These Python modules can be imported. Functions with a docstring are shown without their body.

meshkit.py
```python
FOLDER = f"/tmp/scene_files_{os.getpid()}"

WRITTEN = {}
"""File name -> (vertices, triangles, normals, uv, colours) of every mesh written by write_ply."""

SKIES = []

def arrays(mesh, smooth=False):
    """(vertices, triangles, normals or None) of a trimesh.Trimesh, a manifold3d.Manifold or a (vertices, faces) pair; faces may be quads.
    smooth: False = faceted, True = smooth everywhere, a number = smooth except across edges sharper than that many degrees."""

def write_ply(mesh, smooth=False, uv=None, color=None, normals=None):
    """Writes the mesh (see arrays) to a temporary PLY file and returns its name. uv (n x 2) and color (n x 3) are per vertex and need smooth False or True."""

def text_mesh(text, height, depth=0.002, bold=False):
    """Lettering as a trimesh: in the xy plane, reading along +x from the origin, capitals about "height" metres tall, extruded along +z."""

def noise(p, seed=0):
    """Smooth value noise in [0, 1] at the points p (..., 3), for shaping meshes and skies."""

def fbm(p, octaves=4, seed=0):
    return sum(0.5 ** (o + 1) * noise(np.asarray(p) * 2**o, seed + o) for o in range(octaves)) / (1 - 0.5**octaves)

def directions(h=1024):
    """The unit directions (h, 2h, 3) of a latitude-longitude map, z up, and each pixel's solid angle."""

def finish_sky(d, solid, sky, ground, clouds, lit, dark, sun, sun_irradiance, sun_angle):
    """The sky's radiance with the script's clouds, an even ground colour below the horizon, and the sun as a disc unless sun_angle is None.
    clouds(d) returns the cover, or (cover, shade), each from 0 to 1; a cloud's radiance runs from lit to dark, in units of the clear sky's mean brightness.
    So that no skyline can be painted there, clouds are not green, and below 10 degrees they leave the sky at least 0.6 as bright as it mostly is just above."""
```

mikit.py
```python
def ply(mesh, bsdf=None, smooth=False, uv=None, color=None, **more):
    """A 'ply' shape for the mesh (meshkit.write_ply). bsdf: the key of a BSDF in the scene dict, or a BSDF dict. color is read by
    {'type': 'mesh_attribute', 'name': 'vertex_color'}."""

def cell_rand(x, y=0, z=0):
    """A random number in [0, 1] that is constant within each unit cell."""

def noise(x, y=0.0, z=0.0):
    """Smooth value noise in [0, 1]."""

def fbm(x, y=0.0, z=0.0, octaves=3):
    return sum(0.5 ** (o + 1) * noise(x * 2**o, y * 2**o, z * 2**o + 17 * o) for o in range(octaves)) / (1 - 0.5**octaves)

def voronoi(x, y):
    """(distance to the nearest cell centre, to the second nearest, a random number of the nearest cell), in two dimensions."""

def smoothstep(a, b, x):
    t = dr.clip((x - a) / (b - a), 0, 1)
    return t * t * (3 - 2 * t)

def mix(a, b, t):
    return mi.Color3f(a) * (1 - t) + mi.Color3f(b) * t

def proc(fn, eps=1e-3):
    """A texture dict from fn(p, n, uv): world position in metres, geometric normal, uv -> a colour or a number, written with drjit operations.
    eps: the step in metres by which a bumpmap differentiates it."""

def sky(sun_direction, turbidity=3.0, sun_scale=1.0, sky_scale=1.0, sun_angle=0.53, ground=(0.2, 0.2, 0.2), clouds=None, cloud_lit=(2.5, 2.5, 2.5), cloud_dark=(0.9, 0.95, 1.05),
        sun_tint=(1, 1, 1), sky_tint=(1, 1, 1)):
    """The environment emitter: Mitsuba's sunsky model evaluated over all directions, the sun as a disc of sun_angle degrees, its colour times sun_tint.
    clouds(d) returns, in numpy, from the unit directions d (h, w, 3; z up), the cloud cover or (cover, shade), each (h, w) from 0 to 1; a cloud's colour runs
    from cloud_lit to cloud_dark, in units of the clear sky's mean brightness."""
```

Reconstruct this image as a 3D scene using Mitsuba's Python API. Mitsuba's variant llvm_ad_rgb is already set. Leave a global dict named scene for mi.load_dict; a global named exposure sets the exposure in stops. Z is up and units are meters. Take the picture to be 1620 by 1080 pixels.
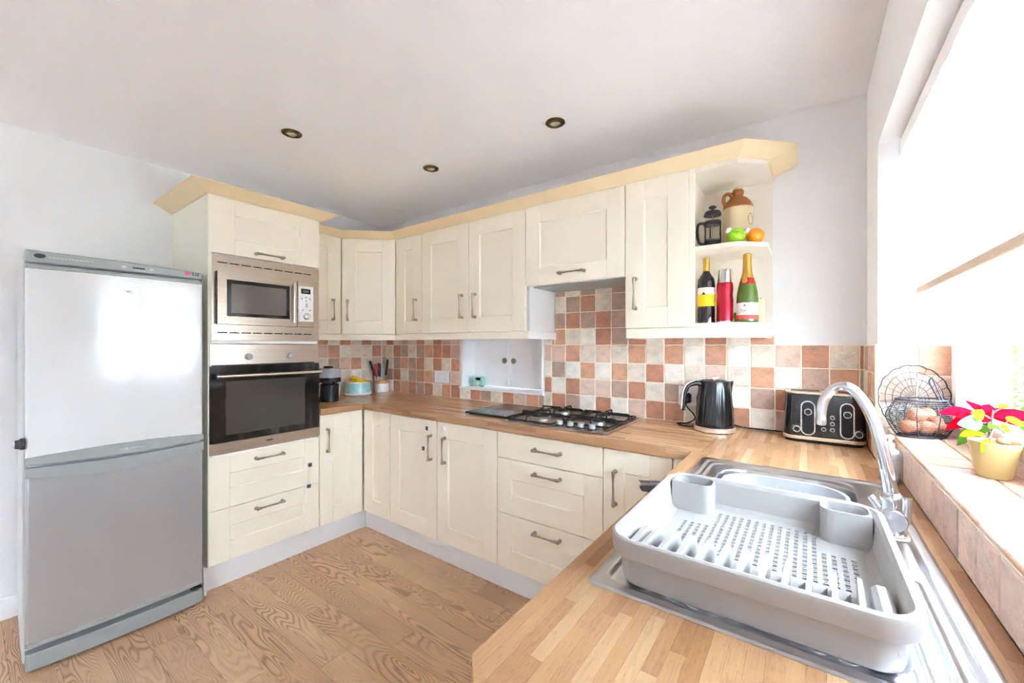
import math, random
import numpy as np, trimesh, mitsuba as mi, drjit as dr, mikit, meshkit
from shapely.geometry import Polygon, box as sbox, Point, LineString
from shapely.ops import unary_union
from shapely import affinity
from trimesh.creation import extrude_polygon
from mikit import fbm, noise, voronoi, cell_rand, smoothstep, mix, proc

# ------------------------------------------------------------------ camera, sky, exposure
T = mi.ScalarTransform4f
CAM_H, FOC, YAW, HORIZON = 1.321, 640.4, 0.63105, 545.45     # metres, pixels of the 1620 x 1080 frame, radians, pixel row
exposure = 6.35
scene, labels = {'type': 'scene'}, {}
scene['camera'] = {'type': 'perspective', 'fov_axis': 'x', 'fov': math.degrees(2 * math.atan(810 / FOC)), 'near_clip': 0.02, 'far_clip': 200.0,
                   'principal_point_offset_y': (540 - HORIZON) / 1080,
                   'to_world': T().look_at(origin=[0, 0, CAM_H], target=[-math.sin(YAW), math.cos(YAW), CAM_H], up=[0, 0, 1])}
scene['sky'] = mikit.sky([-0.5, 0.6, 0.7], turbidity=4.0, sun_scale=0.0, sky_scale=1.0, ground=(0.35, 0.34, 0.32),
                         clouds=lambda d: np.clip(0.86 + 0.2 * meshkit.fbm(d * 3.0, 3), 0, 1), cloud_lit=(2.12, 2.64, 3.12), cloud_dark=(1.68, 2.08, 2.47))

# ------------------------------------------------------------------ measures of the room
XL, XR, YB, ZC = -3.13, 0.2035, 2.28, 2.392
YREAR = -2.9
WT = 0.91                     # worktop height
TY = 2.272                    # face of the tiles on the back wall
PITCH, X0 = 0.1013, -0.024    # tile pitch and one of the joints
SILLX, SILLZ, JAMBY, HEADZ, FRAMEX = 0.229, 1.024, 1.955, 2.042, 0.385

# ------------------------------------------------------------------ helpers
def lin(r, g, b):
    return [((c / 255) / 12.92 if c / 255 <= 0.04045 else ((c / 255 + 0.055) / 1.055) ** 2.4) for c in (r, g, b)]

def L3(r, g, b):
    return mi.Color3f(*lin(r, g, b))

def rgb(c):
    return {'type': 'rgb', 'value': list(c)} if not isinstance(c, dict) else c

def mat(key, base, rough=0.5, metal=0.0, spec=0.5, clear=0.0, gloss=0.9, bump=None, bump_scale=1.0, **more):
    b = {'type': 'principled', 'base_color': rgb(base), 'roughness': rough, 'metallic': metal, 'specular': spec, **more}
    if clear:
        b.update(clearcoat=clear, clearcoat_gloss=gloss)
    if bump is not None:
        b = {'type': 'bumpmap', 'arbitrary': proc(bump, 5e-4), 'scale': bump_scale, 'bsdf': b}
    scene[key] = {'type': 'twosided', 'bsdf': b}
    return key

used = set()
def numbered(name):
    k, n = name, 0
    while k in used:
        n += 1
        k = f'{name}_{n:03d}'
    used.add(k)
    return k

def thing(name, label, cat, group=None):
    k = numbered(name)
    labels[k] = {'label': label, 'category': cat}
    if group: labels[k]['group'] = group
    return k

def mesh_of(m):
    if isinstance(m, trimesh.Trimesh): return m
    if isinstance(m, list): return join(m)
    return trimesh.Trimesh(np.asarray(m[0], float), np.asarray(m[1], int), process=False)

def put(key, m, material, smooth=False, uv=None):
    m = mesh_of(m)
    if uv is not None and smooth is False:
        uv = np.tile(np.asarray(uv, float), (len(m.vertices), 1)) if np.ndim(uv) == 1 else uv
    elif uv is not None:
        m = trimesh.graph.smooth_shade(m, angle=np.radians(smooth), facet_minarea=None) if smooth is not True else m
        uv = np.tile(np.asarray(uv, float), (len(m.vertices), 1)); smooth = True
    scene[key] = mikit.ply(m, material, smooth=smooth, uv=uv)
    return key

def part(parent, name, m, material, smooth=False, uv=None, label=None, stuff=False):
    k = numbered(parent + '__' + name)
    put(k, m, material, smooth, uv)
    if label: labels[k] = {'label': label}
    if stuff: labels.setdefault(k, {})['kind'] = 'stuff'
    return k

def struct(name, m=None, material=None, label=None, smooth=False):
    used.add(name)
    labels[name] = {'kind': 'structure'}
    if label: labels[name]['label'] = label
    if m is not None: put(name, m, material, smooth)
    return name

def join(ms):
    return trimesh.util.concatenate([mesh_of(m) for m in ms])

def xf(m, M):
    m = mesh_of(m).copy()
    v = m.vertices @ M[:3, :3].T + M[:3, 3]
    f = m.faces if np.linalg.det(M[:3, :3]) > 0 else m.faces[:, ::-1]
    return trimesh.Trimesh(v, f, process=False)

def mv(m, x=0, y=0, z=0):
    M = np.eye(4); M[:3, 3] = (x, y, z)
    return xf(m, M)

def rot(m, axis, deg, about=(0, 0, 0)):
    return xf(m, trimesh.transformations.rotation_matrix(math.radians(deg), axis, about))

def frame(o, u, out):
    """local (u, out, z) to the world"""
    M = np.eye(4); M[:3, 0] = u; M[:3, 1] = out; M[:3, 2] = (0, 0, 1); M[:3, 3] = o
    return M

def bx(x0, x1, y0, y1, z0, z1, b=0.0):
    x0, x1 = min(x0, x1), max(x0, x1); y0, y1 = min(y0, y1), max(y0, y1); z0, z1 = min(z0, z1), max(z0, z1)
    if b <= 0:
        m = trimesh.creation.box((x1 - x0, y1 - y0, z1 - z0)); m.apply_translation(((x0 + x1) / 2, (y0 + y1) / 2, (z0 + z1) / 2)); return m
    b = min(b, (x1 - x0) * .45, (y1 - y0) * .45, (z1 - z0) * .45)
    key = (round(x1 - x0, 5), round(y1 - y0, 5), round(z1 - z0, 5), round(b, 5))
    if key not in _boxes:
        h = np.array(key[:3]) / 2
        pts = [[sx * (h[0] - (0 if k == 0 else b)), sy * (h[1] - (0 if k == 1 else b)), sz * (h[2] - (0 if k == 2 else b))] for sx in (-1, 1) for sy in (-1, 1) for sz in (-1, 1) for k in range(3)]
        _boxes[key] = trimesh.convex.convex_hull(np.array(pts))
    return mv(_boxes[key], (x0 + x1) / 2, (y0 + y1) / 2, (z0 + z1) / 2)
_boxes = {}

def ring(x0, x1, y0, y1, r, n=6):
    """rounded rectangle, 4 (n + 1) points, counter-clockwise"""
    r = min(r, (x1 - x0) / 2 - 1e-5, (y1 - y0) / 2 - 1e-5)
    out = []
    for cx, cy, a in ((x1 - r, y1 - r, 0), (x0 + r, y1 - r, 90), (x0 + r, y0 + r, 180), (x1 - r, y0 + r, 270)):
        for i in range(n + 1):
            t = math.radians(a + 90 * i / n); out.append((cx + r * math.cos(t), cy + r * math.sin(t)))
    return np.array(out)

def circ(cx, cy, r, n=24, ry=None):
    t = np.arange(n) * 2 * math.pi / n
    return np.stack([cx + r * np.cos(t), cy + (ry or r) * np.sin(t)], 1)

def loft(rings, caps=(True, True)):
    """rings: [(points (n, 2), z)], equal counts, counter-clockwise, going up"""
    n = len(rings[0][0]); v, f = [], []
    for p, z in rings: v += [(a, b, z) for a, b in p]
    for k in range(len(rings) - 1):
        for i in range(n):
            j = (i + 1) % n; a, b, c, d = k * n + i, k * n + j, (k + 1) * n + j, (k + 1) * n + i
            f += [(a, b, c), (a, c, d)]
    if caps[0]:
        c = len(v); p, z = rings[0]; v.append((p[:, 0].mean(), p[:, 1].mean(), z)); f += [(c, (i + 1) % n, i) for i in range(n)]
    if caps[1]:
        c = len(v); p, z = rings[-1]; o = (len(rings) - 1) * n; v.append((p[:, 0].mean(), p[:, 1].mean(), z)); f += [(c, o + i, o + (i + 1) % n) for i in range(n)]
    return (np.array(v), np.array(f))

def lathe(profile, n=32, c=(0, 0, 0)):
    """profile [(r, z)] from the bottom outside up"""
    rings = [(circ(0, 0, max(r, 1e-5), n), z) for r, z in profile]
    v, f = loft(rings, (profile[0][0] > 1e-4, profile[-1][0] > 1e-4))
    return mv((v, f), *c)

def tube(pts, r, n=8, caps=True):
    p = np.asarray(pts, float); r = np.broadcast_to(np.asarray(r, float), (len(p),))
    t = np.gradient(p, axis=0); t /= np.linalg.norm(t, axis=1, keepdims=True) + 1e-12
    a = np.cross(t[0], [0, 0, 1.0]) if abs(t[0][2]) < .9 else np.cross(t[0], [1.0, 0, 0]); a /= np.linalg.norm(a)
    v = []; ang = np.arange(n) * 2 * math.pi / n
    for k in range(len(p)):
        a = a - t[k] * (a @ t[k]); a /= np.linalg.norm(a) + 1e-12; b = np.cross(t[k], a)
        v.append(p[k] + r[k] * (np.cos(ang)[:, None] * a + np.sin(ang)[:, None] * b))
    v = np.vstack(v); f = []
    for k in range(len(p) - 1):
        for i in range(n):
            j = (i + 1) % n; f += [(k * n + i, k * n + j, (k + 1) * n + j), (k * n + i, (k + 1) * n + j, (k + 1) * n + i)]
    if caps:
        c = len(v); v = np.vstack([v, p[:1], p[-1:]]); o = (len(p) - 1) * n
        f += [(c, (i + 1) % n, i) for i in range(n)] + [(c + 1, o + i, o + (i + 1) % n) for i in range(n)]
    return (v, np.array(f))

def spline(pts, m=8):
    p = np.asarray(pts, float); p = np.vstack([2 * p[0] - p[1], p, 2 * p[-1] - p[-2]]); out = []
    for k in range(1, len(p) - 2):
        for i in range(m):
            t = i / m; a, b, c, d = p[k - 1], p[k], p[k + 1], p[k + 2]
            out.append(.5 * (2 * b + (c - a) * t + (2 * a - 5 * b + 4 * c - d) * t * t + (3 * b - a - 3 * c + d) * t ** 3))
    out.append(p[-2]); return np.array(out)

def ext(poly, z0, z1):
    ps = [g for g in getattr(poly, 'geoms', [poly]) if g.area > 1e-9 and g.geom_type == 'Polygon']
    m = join([extrude_polygon(g, z1 - z0, engine='earcut') for g in ps]); m.apply_translation((0, 0, z0)); return m

def ext_y(poly_xz, y0, y1):
    m = ext(poly_xz, 0, y1 - y0)                                   # (x, z, h) -> (x, y0 + h, z)
    return xf(m, np.array([[1, 0, 0, 0], [0, 0, 1, y0], [0, 1, 0, 0], [0, 0, 0, 1.0]]))

def ext_x(poly_yz, x0, x1):
    m = ext(poly_yz, 0, x1 - x0)
    return xf(m, np.array([[0, 0, 1, x0], [1, 0, 0, 0], [0, 1, 0, 0], [0, 0, 0, 1.0]]))

def sphere(c, r, sub=2, scale=(1, 1, 1)):
    m = trimesh.creation.icosphere(sub, 1.0); m.vertices *= np.asarray(scale) * r; m.apply_translation(c); return m

def text(s, h, depth=0.0012, bold=False):
    return meshkit.text_mesh(s, h, depth, bold)

R = random.Random(7)

# ------------------------------------------------------------------ materials
mat('cream', lin(237, 229, 212), 0.40)
mat('cream_panel', lin(235, 227, 210), 0.42)
mat('moulding', lin(233, 212, 174), 0.45)
mat('side_panel', lin(222, 222, 208), 0.5)
mat('white_board', lin(238, 238, 238), 0.5)
mat('plinth_white', lin(224, 224, 224), 0.5)
mat('wall_paint', lin(233, 232, 233), 0.85, spec=0.2)
mat('ceiling_paint', lin(236, 234, 234), 0.9, spec=0.2)
mat('gloss_white', lin(240, 240, 242), 0.25)
mat('grout', lin(240, 228, 206), 0.85, spec=0.2)
mat('nickel', lin(168, 158, 147), 0.28, metal=1.0)
mat('chrome', lin(226, 226, 230), 0.07, metal=1.0)
mat('steel_sink', lin(208, 208, 212), 0.24, metal=1.0)
def brushed(p, n, uv):
    s = fbm(p.x * 3 + p.y * 3, p.z * 900, 3.0, 2)
    return mix(lin(176, 160, 146), lin(204, 190, 176), s)
mat('steel', proc(brushed), 0.27, metal=1.0)
mat('steel_bright', lin(226, 218, 208), 0.25, metal=1.0)
mat('brass', lin(120, 100, 66), 0.3, metal=1.0)
mat('black_gloss', lin(14, 14, 16), 0.08, spec=0.6)
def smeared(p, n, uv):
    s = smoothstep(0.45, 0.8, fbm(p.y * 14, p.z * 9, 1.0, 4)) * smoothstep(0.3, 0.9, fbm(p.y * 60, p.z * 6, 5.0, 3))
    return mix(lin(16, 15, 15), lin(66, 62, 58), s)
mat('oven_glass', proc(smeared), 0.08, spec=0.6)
mat('oven_inner', lin(66, 63, 59), 0.1, spec=0.6)  # grey of coated glass, with dust and reflection put into it
mat('shelf_cream', lin(228, 220, 206), 0.45)
mat('sill_grout', lin(150, 134, 112), 0.85, spec=0.2)
mat('oven_window', lin(104, 100, 94), 0.1, spec=0.6)  # mesh grey, lifted towards the reflection on the microwave glass
mat('black_plastic', lin(26, 26, 28), 0.35)
mat('black_matte', lin(18, 18, 18), 0.6)
mat('cast_iron', lin(22, 22, 23), 0.45)
mat('grey_dark', lin(60, 62, 68), 0.4)
mat('fridge_silver_dim', lin(184, 188, 193), 0.25, metal=0.6, spec=0.6, clear=0.25)  # lower door: same silver, darkened for the cabinets it reflects
mat('fridge_silver_lit', lin(222, 224, 226), 0.12, metal=0.2, spec=0.7, clear=0.6, gloss=0.99)  # upper door: same silver, lightened for the brightness it reflects
mat('fridge_trim', lin(158, 165, 165), 0.32, metal=0.2)
mat('fridge_side', lin(198, 200, 202), 0.4, metal=0.2)
mat('plastic_grey', lin(165, 162, 160), 0.38)
mat('plastic_white', lin(240, 240, 242), 0.35)
mat('plastic_bowl', lin(176, 177, 180), 0.4)
mat('pad_grey', lin(72, 74, 84), 0.5)
mat('ink', lin(60, 62, 66), 0.6)
mat('pink_logo', lin(222, 96, 140), 0.5)
mat('rose_gold', lin(240, 220, 200), 0.28, metal=0.7)
mat('frame_white', lin(244, 245, 248), 0.25)
mat('blind_bar_backlit', lin(232, 208, 184), 0.6)  # peach tint stands for daylight coming through the fabric wrap
mat('blind_roll_shaded', lin(196, 160, 128), 0.5)  # tan stands for the shadow on the rolled fabric
mat('mint', lin(150, 196, 186), 0.35)
mat('burner_metal', lin(190, 186, 182), 0.35, metal=0.9)
mat('coffee_grey', lin(170, 172, 180), 0.4)
mat('bowl_glaze', proc(lambda p, n, uv: mix(lin(240, 238, 232), lin(150, 206, 206), smoothstep(WT + 0.020, WT + 0.027, p.z + 0.004 * fbm(p.x * 60, p.y * 60, 0.0, 2)) * (1 - smoothstep(WT + 0.098, WT + 0.106, p.z)) * (0.6 + 0.6 * fbm(p.x * 30, p.y * 30, p.z * 60, 3)))), 0.25, spec=0.6)
mat('lemon_peel', lin(240, 200, 40), 0.45)
mat('banana_skin', lin(240, 196, 40), 0.5)
mat('jar_white', lin(238, 236, 230), 0.25)
mat('jar_tan', lin(206, 158, 108), 0.3)
mat('red_plastic', lin(206, 30, 44), 0.35)
mat('kettle_black', proc(lambda p, n, uv: mix(lin(16, 16, 17), lin(30, 30, 31), smoothstep(0.55, 0.8, fbm(p.x * 90, p.y * 90, p.z * 30, 3)))), 0.16, spec=0.6, clear=0.5, gloss=0.95)
mat('trim_silver', lin(226, 222, 220), 0.22, metal=0.7)
mat('soap_grey', lin(182, 186, 194), 0.2)
mat('strap_clear', lin(226, 222, 212), 0.3)
mat('lamp_glass', lin(226, 222, 206), 0.12, metal=0.6)
mat('wine_glass', lin(22, 14, 16), 0.06, spec=0.7)
mat('champagne_glass', lin(74, 104, 26), 0.06, spec=0.7, clear=0.5, gloss=0.98)
mat('gold_foil', lin(214, 168, 84), 0.35, metal=0.85)
mat('label_yellow', lin(248, 204, 20), 0.6)
mat('label_ochre', lin(224, 176, 20), 0.6)
mat('label_cream', lin(238, 216, 206), 0.6)
mat('label_white', lin(240, 234, 232), 0.6)
mat('label_pink', lin(226, 84, 84), 0.6)
mat('label_red', lin(176, 30, 34), 0.5)
mat('flask_red', lin(186, 24, 48), 0.2, metal=0.7, clear=0.6, gloss=0.95)
mat('lime', lin(150, 204, 24), 0.12, spec=0.6, clear=0.4)
mat('orange_gloss', lin(250, 148, 22), 0.12, spec=0.6, clear=0.4)
mat('wax', lin(240, 226, 160), 0.5)
mat('stone_cream', lin(216, 196, 158), 0.25, spec=0.6)
mat('stone_brown', lin(146, 84, 32), 0.15, spec=0.6)
mat('stone_cork', lin(200, 190, 166), 0.6)
mat('stone_tan', lin(190, 150, 110), 0.7)
mat('wire', lin(52, 50, 58), 0.45)
mat('egg_brown', proc(lambda p, n, uv: mix(lin(188, 112, 74), lin(206, 138, 100), fbm(p.x * 60, p.y * 60, p.z * 60, 3))), 0.5)
mat('pot_mustard', lin(196, 170, 116), 0.35)
mat('soil', lin(96, 66, 44), 0.9)
mat('stem', lin(104, 112, 84), 0.6)
mat('stem_red', lin(120, 58, 52), 0.6)
for k_, c_ in (('leaf_teal', (108, 156, 128)), ('leaf_lime', (146, 178, 34)), ('leaf_yellow', (186, 188, 26)), ('leaf_green', (88, 136, 42)), ('bract_red', (206, 16, 44))):
    scene[k_] = {'type': 'principledthin', 'base_color': rgb(lin(*c_)), 'roughness': 0.45, 'diff_trans': 0.5, 'spec_trans': 0.0, 'eta': 1.4}
mat('paving', lin(196, 190, 180), 0.8)
mat('fence_wood', lin(186, 170, 148), 0.8)
scene['blind_fabric'] = {'type': 'principledthin', 'base_color': rgb(lin(246, 240, 232)), 'roughness': 0.8, 'diff_trans': 0.45, 'spec_trans': 0.0}
scene['pane_glass'] = {'type': 'thindielectric', 'int_ior': 1.5}
scene['clear_glass'] = {'type': 'dielectric', 'int_ior': 1.5}
scene['thin_glass'] = {'type': 'thindielectric', 'int_ior': 1.45, 'specular_transmittance': rgb((.9, .9, .9))}

TONES = [(198, 142, 114), (242, 235, 222), (228, 198, 180), (192, 162, 144), (232, 219, 202), (216, 164, 134), (208, 174, 158)]
def tile_colour(p, n, uv):
    k = mi.Float(uv.x); s = uv.y * 40
    c = L3(*TONES[-1])
    for i in range(len(TONES) - 1, -1, -1):
        c = dr.select(k < (i + 1) / len(TONES), L3(*TONES[i]), c)
    a = fbm(p.x * 26 + s, p.y * 26, p.z * 26, 3)
    v = fbm(p.x * 70, p.y * 70 + s, p.z * 70, 3)
    vein = 1 - smoothstep(0.0, 0.05, dr.abs(v - 0.5))
    c = c * (0.74 + 0.48 * a)
    g = fbm(p.x * 140, p.y * 140, p.z * 140 + s, 2)
    c = c * (0.93 + 0.14 * g)
    c = mix(c, c * L3(205, 176, 158) * 1.5, 0.0 + smoothstep(0.5, 0.8, a) * 0.25)
    return mix(c, c * 0.72, vein * 0.6 * smoothstep(0.42, 0.62, noise(p.x * 18, p.z * 18, p.y * 18 + s)))
def tile_bump(p, n, uv):
    return fbm(p.x * 60, p.y * 60, p.z * 60, 3)
mat('tile', proc(tile_colour), 0.38, spec=0.4, bump=tile_bump, bump_scale=0.003)

def plank_colour(p, n, uv):
    s = uv.y * 53.0
    warp = fbm(p.x * 2.2 + s, p.y * 5, s, 2)
    g = noise(p.x * 1.25 + s, p.y * 9 + s * 1.7 + warp * 0.6, s) + 0.22 * noise(p.x * 5 + s, p.y * 34, s + 3.0)
    ph = g * 30
    lines = dr.abs(ph - dr.floor(ph) - 0.5) * 2
    lines = smoothstep(0.30, 1.0, lines)
    fine = fbm(p.x * 12, p.y * 320 + warp * 12, s, 2)
    vis = smoothstep(0.3, 0.65, noise(p.x * 3.5 + s, p.y * 9, s))
    base = mix(lin(194, 154, 121), lin(216, 182, 148), uv.x * 0.6 + 0.4 * fine)
    base = mix(base, lin(132, 92, 62), 0.60 * lines * (0.35 + 0.65 * vis))
    return base * (0.9 + 0.2 * fbm(p.x * 3, p.y * 8, s, 2))
mat('floor_plank', proc(plank_colour), 0.42, spec=0.4)
mat('floor_gap', lin(140, 110, 84), 0.7)

STAVES = [(184, 142, 102), (174, 130, 92), (192, 155, 116), (164, 118, 80), (178, 134, 96), (182, 139, 100)]
def stave_look(along, across, tone, s):
    c = L3(*STAVES[-1])
    for i in range(len(STAVES) - 1, -1, -1):
        c = dr.select(tone < (i + 1) / len(STAVES), L3(*STAVES[i]), c)
    f = fbm(along * 6 + s, across * 260, s, 3)
    w = fbm(along * 3 + s * 3, across * 40, s, 2)
    flecks = smoothstep(0.62, 0.75, noise(along * 90 + s, across * 900, s))
    return c * (0.84 + 0.22 * f + 0.1 * w) * (1 - 0.12 * flecks)
def stave_y(p, n, uv): return stave_look(p.y, p.x, mi.Float(uv.x), uv.y * 31)
def strip_pattern(along, across):
    r = dr.floor(across / 0.021)
    q = along / 0.31 + cell_rand(r, 3, 1)
    k = dr.floor(q)
    return stave_look(along, across, cell_rand(r, k, 5), cell_rand(r, k, 9) * 31)
def strips_x(p, n, uv): return strip_pattern(p.x, p.y + p.z * 0.999)
def strips_y(p, n, uv): return strip_pattern(p.y, p.x + p.z * 0.999)
mat('stave', proc(stave_y), 0.3, spec=0.5, clear=0.35, gloss=0.85)
mat('strips_x', proc(strips_x), 0.22, spec=0.5, clear=0.6, gloss=0.92)
mat('strips_y', proc(strips_y), 0.22, spec=0.5, clear=0.6, gloss=0.92)

# ------------------------------------------------------------------ the room shell
struct('floor', bx(XL - .3, 0.8, YREAR - .2, YB + .2, -0.05, -0.002), 'floor_gap', 'oak-look plank floor')
planks = 0
for row in range(-9, 18):
    y0 = 0.746 - 0.125 * 6 + (row + 2) * 0.125 - 0.25
    if y0 > 1.76 or y0 < -0.65: continue
    x = -3.12 - R.random() * 0.9
    while x < -0.25:
        x1 = x + 0.92
        a, b = max(x, -3.12), min(x1, -0.2)
        if b - a > 0.02:
            part('floor', 'plank', bx(a + .0006, b - .0006, y0 + .0006, y0 + .1244, -0.01, 0.0, 0.0006), 'floor_plank', uv=(R.random(), R.random()))
        x = x1
part('floor', 'plank_field', bx(XL, .2, YREAR, -0.64, -0.01, 0.0), 'floor_plank', uv=(.5, .5), stuff=True)

struct('ceiling', bx(XL - .3, 0.8, YREAR - .2, YB + .2, ZC, ZC + 0.12), 'ceiling_paint', 'white painted ceiling')
# back wall with the opening of the serving hatch
HX0, HX1, HZ0, HZ1 = -2.143, -1.41, 0.992, 1.42
wall = sbox(XL - .3, 0, 0.6, ZC).difference(sbox(HX0, HZ0, HX1, HZ1))
struct('wall_back', ext_y(wall, YB, YB + 0.2), 'wall_paint', 'pale grey painted back wall')
struct('wall_left', bx(XL - .2, XL, YREAR - .2, YB + .2, 0, ZC), 'wall_paint', 'white painted left wall')
struct('wall_rear', bx(XL - .2, .8, YREAR - .2, YREAR, 0, ZC), 'wall_paint')
WIN_Y0, BLIND_Y0, DOOR_Y = 0.40, 0.44, (-2.5, -1.55)
upper = sbox(YREAR - .2, SILLZ - .03, YB + .2, ZC).difference(sbox(WIN_Y0, SILLZ - .05, JAMBY, HEADZ)).difference(sbox(DOOR_Y[0], -.1, DOOR_Y[1], 2.06))
lower = sbox(YREAR - .2, 0, JAMBY, SILLZ - .03).difference(sbox(DOOR_Y[0], -.1, DOOR_Y[1], 2.06))
struct('wall_right', [ext_x(upper, XR, 0.52), ext_x(lower, SILLX + .008, 0.52), bx(XR, .52, JAMBY, YB + .2, 0, SILLZ - .03)], 'wall_paint', 'pale painted window wall')
struct('baseboard_left', bx(XL, XL + .018, YREAR, .75, 0, .108, .004), 'gloss_white', 'white skirting board')

# ---- tiles, one by one
TILE_TONES = {   # tone of each tile, bottom row first, from left to right
    1: ['44050304504', '43043053325', '34353040455', '24034350064', ''],
    2: ['X0340253'],
    3: ['40310120014046', '01022301311130401', '1315154014245135303', '22542454515142040'],
    5: ['54103', '30303', '43043', '34343'],
    6: ['45142420', '54152414', '25143254', '45125144', '']}
def tile_uv(col, row, seed=0):
    r = random.Random(col * 131 + row * 17 + seed)
    rows = TILE_TONES.get(seed, [])
    if row < len(rows) and col < len(rows[row]) and rows[row][col].isdigit():
        return ((int(rows[row][col]) + .5) / len(TONES), r.random())
    par = (col + row) % 2
    t = r.choice([0, 0, 5, 3, 2]) if par else r.choice([1, 1, 4, 2, 6])
    return ((t + .5) / len(TONES), r.random())

def lay_tiles(holder, us, zs, to_world, keep=lambda u0, u1, z0, z1: True, seed=0, thick=.008, joint=.0048):
    for i in range(len(us) - 1):
        for j in range(len(zs) - 1):
            u0, u1, z0, z1 = us[i], us[i + 1], zs[j], zs[j + 1]
            if u1 - u0 < .012 or z1 - z0 < .012 or not keep(u0, u1, z0, z1): continue
            m = bx(u0 + joint / 2 + .0004, u1 - joint / 2 - .0004, 0, thick + .0012 * R.random(), z0 + joint / 2, z1 - joint / 2, .003)
            part(holder, 'tile', xf(m, to_world), 'tile', uv=tile_uv(i, j, seed))

ZROWS = [WT + .001, 1.0125, 1.1135, 1.2155, 1.3205, 1.365]
cols = [X0 + PITCH * k for k in range(-31, 3)]
cols = [XL + .008] + [c for c in cols if XL + .02 < c < XR - .012] + [XR - .009]
Mback = frame((0, YB, 0), (1, 0, 0), (0, -1, 0))
hatch = lambda u0, u1, z0, z1: not (u1 > HX0 - .03 and u0 < HX1 + .03 and z1 > HZ0 + .02)
def hatch_trim(us):
    return us
tile_cols_l = [c for c in cols if c < HX0 - .03] + [HX0 - .012]
tile_cols_m = [HX0 - .012] + [c for c in cols if HX0 + .03 < c < HX1 - .02] + [HX1 + .012]
tile_cols_r = [HX1 + .012] + [c for c in cols if c > HX1 + .03]
lay_tiles('wall_back', tile_cols_l, ZROWS, Mback, seed=1)
lay_tiles('wall_back', tile_cols_m, [WT + .001, HZ0 - .004], Mback, seed=2)
lay_tiles('wall_back', tile_cols_r, ZROWS[:-1], Mback, seed=3)
lay_tiles('wall_back', [c for c in tile_cols_r if c < -1.33] + [-1.32], ZROWS[-2:], Mback, seed=4)
lay_tiles('wall_back', [-.726] + [c for c in tile_cols_r if -.70 < c < -.12], ZROWS[-2:], Mback, seed=4)
lay_tiles('wall_back', [-1.318] + [c for c in cols if -1.3 < c < -.74] + [-.728], [1.3205, 1.422, 1.5235, 1.625, 1.70], Mback, seed=5)
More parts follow.
